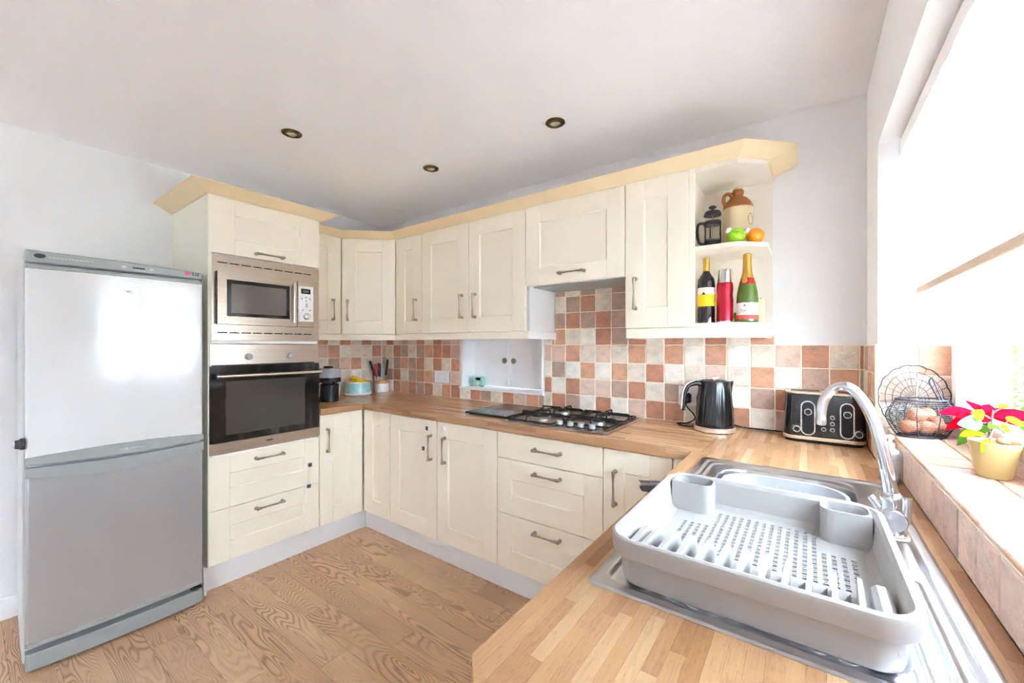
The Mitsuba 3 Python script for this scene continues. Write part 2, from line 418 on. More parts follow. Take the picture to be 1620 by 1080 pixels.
part('wall_back', 'grout', [bx(XL, HX0 - .012, YB - .0055, YB, WT, 1.365), bx(HX0 - .013, HX1 + .013, YB - .0055, YB, WT, HZ0 - .004), bx(HX1 + .012, XR, YB - .0055, YB, WT, 1.321),
                           bx(HX1 + .012, -.14, YB - .0055, YB, 1.32, 1.365), bx(-1.318, -.728, YB - .0055, YB, 1.36, 1.70)], 'grout')
# left wall tiles between the tower and the corner
Mleft = frame((XL, 0, 0), (0, 1, 0), (1, 0, 0))
lay_tiles('wall_left', [1.374] + [2.268 - PITCH * k for k in range(8, -1, -1)], ZROWS, Mleft, seed=6)
part('wall_left', 'grout', bx(XL, XL + .0055, 1.373, YB - .004, WT, 1.365), 'grout')
# right wall: strip by the corner, jamb, sill front and sill top
Mright = frame((XR, 0, 0), (0, 1, 0), (-1, 0, 0))
lay_tiles('wall_right', [JAMBY + .001, 2.058, 2.164, 2.268], ZROWS[:-1], Mright, seed=7)
Mjamb = frame((0, JAMBY, 0), (1, 0, 0), (0, -1, 0))
lay_tiles('wall_right', [XR - .006, .3045, FRAMEX + .01], [SILLZ + .001, 1.1135, 1.2155, 1.3205], Mjamb, seed=8)
Msillf = frame((SILLX + .008, 0, 0), (0, 1, 0), (-1, 0, 0))
sy = [.3845 + .1045 * k for k in range(15)] + [JAMBY]
lay_tiles('wall_right', sy, [WT + .001, SILLZ - .011], Msillf, seed=9)
Msillt = np.array([[1, 0, 0, 0], [0, 0, 1, 0], [0, 1, 0, SILLZ - .008], [0, 0, 0, 1.0]])
for i in range(len(sy) - 1):
    for a, b in ((SILLX, .337), (.337, FRAMEX + .012)):
        m = bx(a + .0015, b - .0015, sy[i] + .0015, sy[i + 1] - .0015, SILLZ - .009, SILLZ + .0006 * R.random(), .0022)
        r = random.Random(i * 7 + int(a * 99))
        part('wall_right', 'tile', m, 'tile', uv=((r.choice([2, 3, 6, 5, 4]) + .5) / len(TONES), r.random()))
part('wall_right', 'grout', [bx(XR - .0055, XR, JAMBY, YB - .004, WT, 1.321), bx(XR - .004, FRAMEX + .01, JAMBY - .0055, JAMBY, SILLZ, 1.321),
                            bx(SILLX + .0025, SILLX + .0085, WIN_Y0, JAMBY, WT, SILLZ - .01)], 'grout')
part('wall_right', 'sill_grout', bx(SILLX + .004, FRAMEX + .012, WIN_Y0, JAMBY, SILLZ - .031, SILLZ - .003), 'sill_grout')
part('wall_right', 'tile_edge_trim', bx(XR - .009, XR + .004, JAMBY - .009, JAMBY + .004, SILLZ + .001, 1.323, .002), 'moulding')

# ---- window with its frame and panes
struct('window_1', None, None, 'white framed window')
part('window_1', 'frame', [bx(FRAMEX, .455, JAMBY - .055, JAMBY - .001, SILLZ, HEADZ), bx(FRAMEX, .455, WIN_Y0, WIN_Y0 + .05, SILLZ, HEADZ), bx(FRAMEX, .455, WIN_Y0, JAMBY - .001, HEADZ - .05, HEADZ, .003),
                          bx(FRAMEX, .455, WIN_Y0, JAMBY - .001, SILLZ - .008, SILLZ + .035, .004), bx(FRAMEX, .455, .93, .99, SILLZ, HEADZ, .003)], 'frame_white')
for a, b in ((WIN_Y0 + .05, .93), (.99, JAMBY - .055)):
    a += .002; b -= .002; z0, z1, s = SILLZ + .037, HEADZ - .052, .045
    sash = part('window_1', 'sash', [bx(FRAMEX - .008, .44, a, a + s, z0, z1, .004), bx(FRAMEX - .008, .44, b - s, b, z0, z1, .004), bx(FRAMEX - .008, .44, a + s - .002, b - s + .002, z0, z0 + s, .004), bx(FRAMEX - .008, .44, a + s - .002, b - s + .002, z1 - s, z1, .004)], 'frame_white')
    part(sash, 'pane', bx(.418, .4181, a + s, b - s, z0 + s, z1 - s).slice_plane([.4181, 0, 0], [1, 0, 0]) if False else ([(.418, a + s - .004, z0 + s - .004), (.418, b - s + .004, z0 + s - .004), (.418, b - s + .004, z1 - s + .004), (.418, a + s - .004, z1 - s + .004)], [(0, 1, 2), (0, 2, 3)]), 'pane_glass')
struct('door_1', None, None, 'glazed patio door, unseen behind the camera, sized and placed for fill light')  # out of view; place and width tuned for the fill light let in
d0, d1 = DOOR_Y
part('door_1', 'frame', [bx(.36, .44, d0, d0 + .07, 0, 2.06), bx(.36, .44, d1 - .07, d1, 0, 2.06), bx(.36, .44, (d0 + d1) / 2 - .06, (d0 + d1) / 2 + .06, 0, 2.06), bx(.36, .44, d0, d1, 1.98, 2.06), bx(.36, .44, d0, d1, 0, .1)], 'frame_white')
for a, b in ((d0 + .07, (d0 + d1) / 2 - .06), ((d0 + d1) / 2 + .06, d1 - .07)):
    part('door_1', 'pane', ([(.40, a, .1), (.40, b, .1), (.40, b, 1.98), (.40, a, 1.98)], [(0, 1, 2), (0, 2, 3)]), 'pane_glass')

# ------------------------------------------------------------------ doors, drawers and handles
def door_front(w, h, t=.02, stile=.092, rail=.095, plain=False):
    """local (u 0..w, out 0..t, z 0..h): the frame and the sunk panel"""
    if plain:
        return bx(0, w, 0, t, 0, h, .0025), None
    e = .0045; d = .0065
    fr = [bx(0, stile, 0, t, 0, h, .0018), bx(w - stile, w, 0, t, 0, h, .0018), bx(stile, w - stile, 0, t, 0, rail, .0012), bx(stile, w - stile, 0, t, h - rail, h, .0012)]
    o = [(stile, rail), (w - stile, rail), (w - stile, h - rail), (stile, h - rail)]
    i = [(stile + e, rail + e), (w - stile - e, rail + e), (w - stile - e, h - rail - e), (stile + e, h - rail - e)]
    v = [(a, t - .0012, b) for a, b in o] + [(a, t - d, b) for a, b in i]
    f = []
    for k in range(4):
        j = (k + 1) % 4; f += [(k, j, 4 + j), (k, 4 + j, 4 + k)]
    fr.append((np.array(v), np.array(f)[:, ::-1]))
    return join(fr), bx(stile - .002, w - stile + .002, .002, t - d, rail - .002, h - rail + .002)

def bow_handle(L=.145):
    """local: along u, centred, standing out along out"""
    us = np.linspace(-L / 2, L / 2, 15)
    r = .0040 + .0042 * np.abs(us / (L / 2)) ** 2.2
    bar = tube([(a, .027 + .002 * math.cos(a / (L / 2) * 1.5), 0) for a in us], r, 10)
    posts = [tube([(s * (L / 2 - .001), b, 0) for b in (0, .003, .004, .016, .027, .0335)], [.0098, .0098, .0072, .0070, .0082, .0060], 12) for s in (-1, 1)]
    return join([bar] + posts)
HANDLE = bow_handle()
UP = np.array([[0, 0, 1, 0], [0, 1, 0, 0], [-1, 0, 0, 0], [0, 0, 0, 1.0]])     # along u -> along z

def put_door(holder, name, M, w, h, handle=None, vertical=True, mat_='cream', **kw):
    M = M.copy(); M[:3, 3] += M[:3, 0] * .0007; w -= .0014
    """M: local frame at the lower corner; handle: (u, z) of its middle"""
    a, b = door_front(w, h, **kw)
    k = part(holder, name, xf(a, M), mat_, 20)
    if b is not None: part(k, 'panel', xf(b, M), 'cream_panel')
    if handle is not None:
        hm = xf(HANDLE, UP) if vertical else HANDLE
        part(k, 'handle', xf(mv(hm, handle[0], .02, handle[1]), M), 'nickel', 40)
    return k

def back_frame(x1, y, z): return frame((x1, y, z), (-1, 0, 0), (0, -1, 0))     # u runs to -x
def left_frame(x, y1, z): return frame((x, y1, z), (0, -1, 0), (1, 0, 0))      # u runs to -y
G = .0016

# ---- tall oven tower against the left wall
TX, TY0, TY1 = -2.538, .772, 1.372
tower = thing('oven_tower_cabinet', 'tall cream cabinet beside the fridge that holds the microwave and the oven', 'cabinet')
part(tower, 'side_panel', bx(XL, TX - .001, TY0, TY0 + .018, .15, 2.116, .001), 'side_panel', label='pale greenish side panel')
part(tower, 'side_panel', bx(XL, TX - .02, TY1 - .018, TY1, .15, 2.116, .001), 'side_panel')
part(tower, 'top_panel', bx(XL, TX - .021, TY0 + .018, TY1 - .018, 2.098, 2.116), 'white_board')
part(tower, 'back_panel', bx(XL, XL + .006, TY0 + .018, TY1 - .018, .15, 2.098), 'white_board')
for z0, z1 in ((1.806, 1.812), (1.3275, 1.3445), (.724, .733), (.15, .153)):
    part(tower, 'shelf_edge', bx(XL + .006, TX - .0015 if z0 < 1.5 and z0 > .5 else TX - .021, TY0 + .018, TY1 - .018, z0, z1, .001), 'white_board')
for nm, z0, z1, hz in (('top_door', 1.8125, 2.1155, .026), ('drawer', .440, .7235, .2365), ('drawer', .153, .4365, .2395)):
    w = TY1 - TY0 - 2 * G - .003
    put_door(tower, nm, left_frame(TX - .02, TY1 - G, z0), w, z1 - z0, (TY1 - G - 1.073, hz), False, rail=.1 if nm == 'drawer' else .085, stile=.095 if nm == 'drawer' else .12)

def trim_profile(path, z0, out, rise, closed=False, th=.016, back=.02):
    """a flared board along a plan path: path = inner points, out = outer points"""
    inner, outer = np.asarray(path, float), np.asarray(out, float)
    n = len(inner); v = []
    for k in range(n):
        o = outer[k] - inner[k]
        v += [(*inner[k], z0), (*(inner[k] + o * .06), z0 - .0005), (*outer[k], z0 + rise - .003), (*outer[k], z0 + rise), (*(outer[k] - o * .22), z0 + rise + .004), (*(inner[k] - o * .12), z0 + .010)]
    f = []; m = 6
    for k in range(n - 1):
        for i in range(m):
            j = (i + 1) % m; a, b, c, d = k * m + i, k * m + j, (k + 1) * m + j, (k + 1) * m + i
            f += [(a, b, c), (a, c, d)]
    for o, s in ((0, 1), ((n - 1) * m, -1)):
        for i in range(1, m - 1): f.append((o, o + i, o + i + 1)[::s] if s > 0 else (o, o + i + 1, o + i)[::1])
    return (np.array(v), np.array(f)[:, ::-1])
# cornice on the tower: its side and front, mitred
part(tower, 'cornice', trim_profile([(XL + .001, TY0), (TX, TY0), (TX, TY1), (-2.76, TY1)], 2.117, [(XL + .001, TY0 - .092), (TX + .088, TY0 - .092), (TX + .088, TY1 + .088), (-2.76, TY1 + .088)], .044), 'moulding', label='flared cornice moulding')

# ---- built-in microwave
mw = thing('microwave', 'stainless steel microwave built into the tower above the oven', 'microwave')
MX = TX - .004
def yz(y0, y1, z0, z1, x0, x1, b=0): return bx(x0, x1, y0, y1, z0, z1, b)
surround = sbox(.784, 1.346, 1.370, 1.8055).difference(sbox(.808, 1.432, 1.322, 1.714))
part(mw, 'trim_frame', ext_x(surround, MX - .014, MX), 'steel')
part(mw, 'casing', yz(.812, 1.318, 1.436, 1.710, MX - .35, MX - .005), 'black_plastic')
for z in (1.764, 1.388):
    for k in range(9):
        y0 = .815 + k * .0573
        part(mw, 'vent_slot', yz(y0, y0 + .047, z - .003, z + .003, MX - .006, MX + .0004), 'black_matte')
MD = TX + .022
dr_ = ext_x(sbox(.808, 1.433, 1.2215, 1.714).difference(sbox(.851, 1.476, 1.178, 1.674)), MX - .004, MD)
door = part(mw, 'door', dr_, 'steel')
part(door, 'edge', yz(.8062, .808, 1.434, 1.713, MX, MD - .001), 'black_plastic')
part(door, 'window_frame', yz(.849, 1.180, 1.474, 1.676, MX - .003, MD - .004), 'black_gloss')
part(door, 'window', yz(.872, 1.160, 1.494, 1.654, MX, MD - .0025, .001), 'oven_window', label='grey mesh window with its reflection put into the grey')
part(door, 'handle', [tube([(MD + .02, 1.197, 1.455), (MD + .02, 1.197, 1.695)], .0075, 12)] + [tube([(MD - .002, 1.197, z), (MD + .02, 1.197, z)], .006, 10) for z in (1.475, 1.675)], 'chrome', 40)
cp = part(mw, 'control_panel', yz(1.2255, 1.324, 1.432, 1.715, MX - .004, MD, .0015), 'steel')
part(cp, 'keypad', yz(1.229, 1.3205, 1.466, 1.684, MD - .001, MD + .0008), 'plastic_white')
part(cp, 'display', yz(1.244, 1.303, 1.637, 1.668, MD, MD + .002, .001), 'black_gloss')
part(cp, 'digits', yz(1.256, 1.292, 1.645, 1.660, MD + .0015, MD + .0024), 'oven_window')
for a, b in ((1.25, 1.607), (1.275, 1.614), (1.300, 1.607), (1.275, 1.594), (1.278, 1.573), (1.278, 1.560), (1.254, 1.535), (1.299, 1.536)):
    part(cp, 'button', xf(lathe([(.0058, 0), (.0058, .0015), (.004, .002)], 12), frame((MD, a, b), (0, 0, 0), (0, 0, 0)) if False else np.array([[0, 0, 1, MD], [1, 0, 0, a], [0, 1, 0, b], [0, 0, 0, 1.0]])), 'fridge_trim')
XOUT = lambda x, y, z: np.array([[0, 0, 1, x], [1, 0, 0, y], [0, 1, 0, z], [0, 0, 0, 1.0]])   # local z -> +x
part(cp, 'knob', xf(lathe([(.0215, 0), (.0215, .006), (.017, .008), (.016, .020), (.013, .022)], 28), XOUT(MD, 1.277, 1.497)), 'chrome', 40)

# ---- oven
ov = thing('oven', 'stainless steel and black glass oven built in below the microwave', 'oven')
OY0, OY1 = .778, 1.3695
part(ov, 'casing', yz(OY0 + .02, OY1 - .02, .74, 1.32, MX - .45, MX - .02), 'black_plastic')
part(ov, 'control_fascia', yz(OY0, OY1, 1.2115, 1.326, MX - .02, TX + .001, .0025), 'steel')
for y in (.963, 1.187):
    k = part(ov, 'knob', xf(lathe([(.019, 0), (.019, .004), (.0165, .006), (.0155, .022), (.012, .024)], 28), XOUT(TX + .001, y, 1.2555)), 'plastic_grey', 40, label='round pale control knob')
    part(k, 'dial_marks', join([yz(y + .026 * math.sin(a) - .0006, y + .026 * math.sin(a) + .0006, 1.2555 + .026 * math.cos(a) - .0006, 1.2555 + .026 * math.cos(a) + .0006, TX, TX + .0015) for a in np.linspace(-2.4, 2.4, 11)]), 'ink')
part(ov, 'indicator_light', [yz(1.022, 1.026, 1.288, 1.292, TX, TX + .002)], 'ink')
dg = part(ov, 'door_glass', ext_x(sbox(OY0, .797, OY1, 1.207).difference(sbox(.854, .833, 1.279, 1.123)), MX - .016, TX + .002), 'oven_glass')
part(dg, 'window', yz(.852, 1.281, .831, 1.125, MX - .012, TX + .0015), 'oven_inner', label='oven window glass, greyed for dust and reflection')
part(ov, 'bottom_strip', yz(OY0, OY1, .7335, .795, MX - .016, TX + .002, .0015), 'steel')
part(ov, 'badge', yz(1.056, 1.094, .764, .772, TX + .002, TX + .0026), 'grey_dark')
part(ov, 'handle', [tube([(TX + .038, .800, 1.153), (TX + .038, 1.366, 1.153)], .0085, 14)], 'steel_bright', 40)
for y in (.806, 1.352):
    part(ov, 'handle_bracket', yz(y - .009, y + .009, 1.138, 1.168, TX + .001, TX + .040, .003), 'black_plastic')

# ---- plinths below the units
pl = thing('plinth', 'white kick board along the foot of the oven tower and the small unit', 'plinth')
part(pl, 'board', bx(-2.62, -2.6035, TY0 + .004, 1.7525, 0, .148, .001), 'plinth_white')
part(pl, 'end_board', bx(-2.95, -2.562, TY0 - .012, TY0 + .003, 0, .149, .001), 'plinth_white')
pl = thing('plinth', 'greyish kick board along the foot of the back units', 'plinth')
part(pl, 'board', bx(-2.6030, -.32, 1.7525, 1.769, 0, .148, .001), 'plinth_white')
pl = thing('plinth', 'kick board under the sink units, hidden behind the worktop', 'plinth')
part(pl, 'board', bx(-.30, -.284, .42, 1.75, 0, .148, .001), 'plinth_white')

# ---- base units
BY = 1.693                                                # face of the back doors
def base_box(k, x0, x1, y0, y1, z0=.15, z1=.868):
    part(k, 'carcass', bx(x0, x1, y0, y1, z0, z1), 'white_board')
lb = thing('base_cabinet', 'narrow cream base cabinet between the oven tower and the corner', 'cabinet')
base_box(lb, XL + .01, TX - .021, TY1 + .001, 1.712)
put_door(lb, 'door', left_frame(TX - .02, 1.684, .152), 1.684 - 1.3745, .712, (1.684 - 1.423, .547), stile=.09)
cb = thing('base_cabinet', 'cream base cabinet with a narrow fixed panel and no handle in the back corner', 'cabinet')
base_box(cb, -2.545, -2.2415, BY + .060, YB - .01)
put_door(cb, 'front_panel', back_frame(-2.2425, BY + .02, .152), .292, .712, stile=.1)
db = thing('base_cabinet', 'cream double-door base cabinet with child locks on its doors, left of the drawers', 'cabinet')
base_box(db, -2.2405, -1.3365, BY + .060, YB - .01)
put_door(db, 'door', back_frame(-1.797, BY + .02, .152), .4425, .712, (1.842 - 1.797, .548))
put_door(db, 'door', back_frame(-1.3375, BY + .02, .152), .4565, .712, (1.724 - 1.3375, .548))
dw = thing('drawer_cabinet', 'cream cabinet of three drawers below the gas hob', 'cabinet')
base_box(dw, -1.3345, -.7375, BY + .060, YB - .01)
w = .597
for z0, z1, hz, plain in ((.7275, .864, .801, True), (.4395, .7245, .680, False), (.152, .4365, .388, False)):
    put_door(dw, 'drawer', back_frame(-.7375, BY + .02, z0), w, z1 - z0, (1.0225 - .7375, hz - z0), False, plain=plain, rail=.1, stile=.092)
rb = thing('base_cabinet', 'cream base cabinet with one door beside the drawers, under the worktop corner', 'cabinet')
base_box(rb, -.7355, -.4385, BY + .060, YB - .01)
put_door(rb, 'door', back_frame(-.4395, BY + .02, .152), .2955, .712, (.677 - .4395, .547), stile=.094)
fl = thing('corner_post', 'cream filler post in the corner between the back and sink units', 'filler panel')
part(fl, 'board', bx(-.436, -.345, BY, BY + .018, .15, .868, .001), 'cream')
part(fl, 'return_board', bx(-.345, -.327, BY - .05, BY + .018, .15, .868, .001), 'cream')
sk = thing('sink_cabinet', 'cream cabinets under the sink worktop along the window wall', 'cabinet')
part(sk, 'carcass', [bx(-.319, -.301, .45, 1.64, .15, .868), bx(-.30, .21, .45, .468, .15, .868), bx(-.30, .21, .468, 1.64, .15, .168)], 'white_board')
for i in range(2):
    a = .45 + i * .597
    M = frame((-.3195, a, .152), (0, 1, 0), (-1, 0, 0))
    put_door(sk, 'door', M, .594, .712, (.55 if i == 0 else .045, .55))

# ---- wall units on the back wall and in the corner
UZ0, UZ1, UY, UXL = 1.402, 2.108, 1.935, -2.785
def wall_box(k, x0, x1, y0, y1, z0=UZ0 - .002, z1=UZ1 - .001, m='white_board'):
    part(k, 'carcass', bx(x0, x1, y0, y1, z0, z1, .001), m)
u1 = thing('wall_cabinet', 'narrow cream wall cabinet right beside the microwave', 'cabinet')
wall_box(u1, XL + .009, UXL - .021, TY1 + .001, 1.670)
put_door(u1, 'door', left_frame(UXL - .02, 1.669, UZ0), 1.669 - 1.3735, UZ1 - UZ0, (1.669 - 1.603, 1.577 - UZ0), stile=.1)
u2 = thing('wall_cabinet', 'cream corner wall cabinet with a door set across the corner', 'cabinet')
DA, DB = np.array((UXL, 1.672)), np.array((-2.4945, UY))
ud = (DA - DB) / np.linalg.norm(DA - DB); od = np.array((-ud[1], ud[0])); od = od if od[0] > 0 else -od
part(u2, 'carcass', ext(Polygon([(XL + .009, 1.6715), (DA[0] - .03, 1.6715), (DA[0] - .021, 1.684), (DB[0] - .018, DB[1] + .022), (DB[0] - .0015, DB[1] + .03), (DB[0] - .0015, YB - .009), (XL + .009, YB - .009)]), UZ0 - .002, UZ1 - .001), 'cream')
wl = np.linalg.norm(DA - DB)
Md = frame((*(DB + ud * .002 - od * .02), UZ0), (*ud, 0), (*od, 0))
put_door(u2, 'door', Md, wl - .005, UZ1 - UZ0, (wl - .05, 1.577 - UZ0), stile=.095)
u3 = thing('wall_cabinet', 'narrow cream wall cabinet next to the corner wall cabinet', 'cabinet')
wall_box(u3, -2.4935, -2.2075, UY + .050, YB - .009)
put_door(u3, 'door', back_frame(-2.2075, UY + .02, UZ0), .284, UZ1 - UZ0, (.052, 1.572 - UZ0), stile=.1)
u4 = thing('wall_cabinet', 'wide cream double-door wall cabinet above the serving hatch', 'cabinet')
wall_box(u4, -2.2055, -1.3205, UY + .050, YB - .009)
put_door(u4, 'door', back_frame(-1.7625, UY + .02, UZ0), .442, UZ1 - UZ0, (1.815 - 1.7625, 1.571 - UZ0))
put_door(u4, 'door', back_frame(-1.3205, UY + .02, UZ0), .4395, UZ1 - UZ0, (1.701 - 1.3205, 1.570 - UZ0))
u5 = thing('hood_cabinet', 'short cream wall cabinet over the gas hob with a lift-up door', 'cabinet')
wall_box(u5, -1.3185, -.7265, UY + .050, YB - .009, 1.664)
part(u5, 'hood_base', bx(-1.30, -.745, UY + .06, YB - .03, 1.655, 1.664), 'fridge_trim')
put_door(u5, 'lift_door', back_frame(-.7275, UY + .02, 1.659), .590, UZ1 - 1.659, (1.016 - .7275, .051), False, stile=.095, rail=.095)
u6 = thing('wall_cabinet', 'tall cream single-door wall cabinet between the hob hood and the open shelves', 'cabinet')
wall_box(u6, -.7255, -.4445, UY + .050, YB - .009)
put_door(u6, 'door', back_frame(-.4315, UY + .02, UZ0), .2935, UZ1 - UZ0, (.672 - .4315, 1.568 - UZ0), stile=.092)

# ---- open end shelves
es = thing('end_shelf_unit', 'white open corner shelf unit at the right end of the wall cabinets', 'shelf unit')
EX0, EXC, EX1 = -.4435, -.237, -.137
def shelf_poly(o=0): return Polygon([(EX0 + .016, YB - .018), (EX0 + .016, UY + o), (EXC - o * .4, UY + o), (EX1 - o, UY + .1 + o * .4), (EX1 - o, YB - .018)])
part(es, 'side_panel', bx(EX0, EX0 + .016, UY + .002, YB - .01, UZ0 - .002, UZ1), 'shelf_cream')
part(es, 'front_edge', bx(-.43, -.408, UY, UY + .02, UZ0, UZ1, .001), 'cream')
part(es, 'back_panel', bx(EX0 + .016, EX1 + .002, YB - .018, YB - .008, UZ0 - .002, UZ1), 'shelf_cream')
part(es, 'shelf', ext(shelf_poly(), 1.400, 1.418), 'shelf_cream')
part(es, 'shelf', ext(shelf_poly(), 1.740, 1.758), 'shelf_cream')
part(es, 'top_board', ext(shelf_poly(), 2.088, UZ1), 'shelf_cream')

# ---- pelmets and cornice of the wall units
pm = thing('light_pelmet', 'cream light pelmet under the corner and hatch wall cabinets', 'pelmet')
q = .012
PA, PB = DA - od * q, DB - od * q
part(pm, 'board', bx(UXL - .03, UXL - q, TY1 + .002, PA[1] + .004, 1.356, 1.400, .001), 'cream')
part(pm, 'board', ext(Polygon([PA, PB, PB - od * .018, PA - od * .018]), 1.356, 1.400), 'cream')
part(pm, 'board', bx(PB[0] - .002, -1.306, UY + q - .008, UY + q + .012, 1.356, 1.400, .001), 'cream')
part(pm, 'end_board', bx(-1.324, -1.306, UY + q + .012, YB - .009, 1.356, 1.400, .001), 'white_board')
pm = thing('light_pelmet', 'cream light pelmet under the single wall cabinet and the open shelves', 'pelmet')
part(pm, 'end_board', bx(-.722, -.706, UY + q + .012, YB - .009, 1.352, 1.3995, .001), 'white_board')
part(pm, 'board', bx(-.722, EXC - .002, UY + .004, UY + .022, 1.352, 1.3995, .001), 'cream')
part(pm, 'board', ext(Polygon([(EXC - .004, UY + .004), (EX1 - .004, UY + .104), (EX1 - .018, UY + .116), (EXC - .012, UY + .022)]), 1.352, 1.3995), 'cream')
part(pm, 'side_board', bx(EX1 - .02, EX1 - .004, UY + .105, YB - .009, 1.352, 1.3995, .001), 'cream')
cn = thing('cornice', 'cream flared cornice moulding along the top of the back wall cabinets', 'cornice')
part(cn, 'moulding', trim_profile([(UXL, TY1 + .002), (UXL, 1.672), (-2.4945, UY), (EXC, UY), (EX1, UY + .1), (EX1, YB - .008)], 2.109,
     [(UXL + .07, TY1 + .002), (UXL + .07, 1.672 - .03), (-2.4945 + .032, UY - .068), (-.205, UY - .069), (-.036, 2.035), (-.036, YB - .008)], .044), 'moulding')

# ------------------------------------------------------------------ worktops
RXF, RY0, BYF = -.361, .30, 1.6735
wr = thing('worktop', 'light butcher-block worktop along the window wall, around the sink', 'worktop')
outline = Polygon([(RXF, .403), (RXF + .103, RY0), (SILLX + .001, RY0), (SILLX + .001, JAMBY), (XR - .009, JAMBY), (XR - .009, TY - .001), (-.331, TY - .001), (-.331, BYF + .03), (RXF, BYF)])
SINK = (-.310, .197, .643, 1.610)
hole = sbox(SINK[0] + .02, SINK[2] + .02, SINK[1] - .02, SINK[3] - .02)
top_area = outline.difference(hole)
part(wr, 'core', ext(outline.buffer(-.0015).difference(hole), .871, .9040), 'strips_y')
n_st = 0
for i in range(29):
    a = RXF + i * .0211; b = a + .0211
    y = RY0 - R.random() * .3
    while y < TY:
        y1 = y + R.uniform(.26, .40)
        p = sbox(a + .0001, y + .0001, b - .0001, y1 - .0001).intersection(top_area)
        y = y1
        if p.is_empty or p.area < 3e-5: continue
        for g in getattr(p, 'geoms', [p]):
            if g.geom_type != 'Polygon' or g.area < 3e-5: continue
            part(wr, 'stave', ext(g, .8712 if i == 0 else .902, WT), 'stave', uv=(R.random(), R.random()))
wb = thing('worktop', 'oak butcher-block worktop along the back wall with the gas hob in it', 'worktop')
part(wb, 'slab', ext(Polygon([(XL + .009, 1.6745), (-2.5165, 1.6745), (-2.5165, BYF), (RXF, BYF), (-.3315, BYF + .0305), (-.3315, TY - .001), (XL + .009, TY - .001)]), .871, WT - .003), 'strips_x')
part(wb, 'surface', ext(Polygon([(XL + .009, 1.6755), (-2.5165, 1.6755), (-2.5165, BYF + .002), (RXF + .001, BYF + .002), (-.3315, BYF + .0315), (-.3315, TY - .001), (XL + .009, TY - .001)]), WT - .003, WT), 'strips_x')
wl_ = thing('worktop', 'short piece of butcher-block worktop beside the oven tower', 'worktop')
part(wl_, 'slab', bx(XL + .009, -2.517, TY1 + .001, 1.6735, .871, WT, .002), 'strips_y')

# ------------------------------------------------------------------ sink
sn = thing('sink', 'stainless steel inset sink with a grooved drainer below the window', 'sink')
def sd_rr(x, y, x0, x1, y0, y1, r):
    qx = np.abs(x - (x0 + x1) / 2) - (x1 - x0) / 2 + r; qy = np.abs(y - (y0 + y1) / 2) - (y1 - y0) / 2 + r
    return np.hypot(np.maximum(qx, 0), np.maximum(qy, 0)) + np.minimum(np.maximum(qx, qy), 0) - r
def ss(a, b, x):
    t = np.clip((x - a) / (b - a), 0, 1); return t * t * (3 - 2 * t)
def sink_h(x, y):
    z = WT + .0005 + .0035 * ss(0, .004, -sd_rr(x, y, *SINK, .012))
    d1 = sd_rr(x, y, SINK[0] + .022, SINK[1] - .022, SINK[2] + .022, SINK[3] - .022, .03)
    z = z - .0045 * ss(.004, -.010, d1)
    d1b = sd_rr(x, y, SINK[0] + .040, .108, SINK[2] + .040, SINK[3] - .034, .05)
    z = z - .0035 * ss(.004, -.008, d1b)
    g = .5 + .5 * np.cos((x - .15) * 2 * np.pi / .031)
    z = z + .0035 * g ** 3 * ss(.0, -.012, sd_rr(x, y, -.262, .17, .672, .985, .02)) * ss(1.0, .965, y)
    z = z - .158 * ss(.002, -.017, sd_rr(x, y, -.232, .104, 1.03, 1.545, .085))
    z = z - .004 * ss(.004, -.006, sd_rr(x, y, .112, .172, 1.03, 1.07, .02)) * 0
    return z
gx = np.linspace(SINK[0], SINK[1], 190); gy = np.linspace(SINK[2], SINK[3], 350)
X, Y = np.meshgrid(gx, gy, indexing='ij'); Zs = sink_h(X, Y)
idx = np.arange(X.size).reshape(X.shape)
a_, b_, c_, d_ = idx[:-1, :-1].ravel(), idx[1:, :-1].ravel(), idx[1:, 1:].ravel(), idx[:-1, 1:].ravel()
part(sn, 'basin', (np.stack([X.ravel(), Y.ravel(), Zs.ravel()], 1), np.vstack([np.stack([a_, b_, c_], 1), np.stack([a_, c_, d_], 1)])), 'steel_sink', True)
part(sn, 'waste', lathe([(.04, .7535), (.04, .7555), (.03, .7552), (.012, .754), (0, .7535)], 28, (-.064, 1.29, 0)), 'chrome', 40)

def shell(outer, inner):
    """outer rings going up, then inner rings going down: an open vessel"""
    v, f = loft(outer + inner[::-1], (True, True)); return (v, f)
wbw = thing('washing_up_bowl', 'grey plastic washing-up bowl standing in the sink', 'bowl')
o = [(ring(-.185, .06, 1.10, 1.48, .06, 8), .757), (ring(-.19, .065, 1.095, 1.485, .065, 8), .762), (ring(-.212, .087, 1.062, 1.515, .09, 8), .898), (ring(-.218, .093, 1.056, 1.521, .095, 8), .899), (ring(-.218, .093, 1.056, 1.521, .095, 8), .904)]
i_ = [(ring(-.182, .057, 1.103, 1.477, .057, 8), .760), (ring(-.187, .062, 1.098, 1.482, .062, 8), .766), (ring(-.209, .084, 1.065, 1.512, .087, 8), .9035)]
part(wbw, 'body', shell(o, i_), 'plastic_bowl', 35)
def drops():
    return join([sphere((-.10 + .16 * R.random(), 1.5085 - .004 * R.random(), .82 + .06 * R.random()), .0022, 1) for _ in range(10)])
part(wbw, 'water_drops', drops(), 'chrome', True, stuff=True)

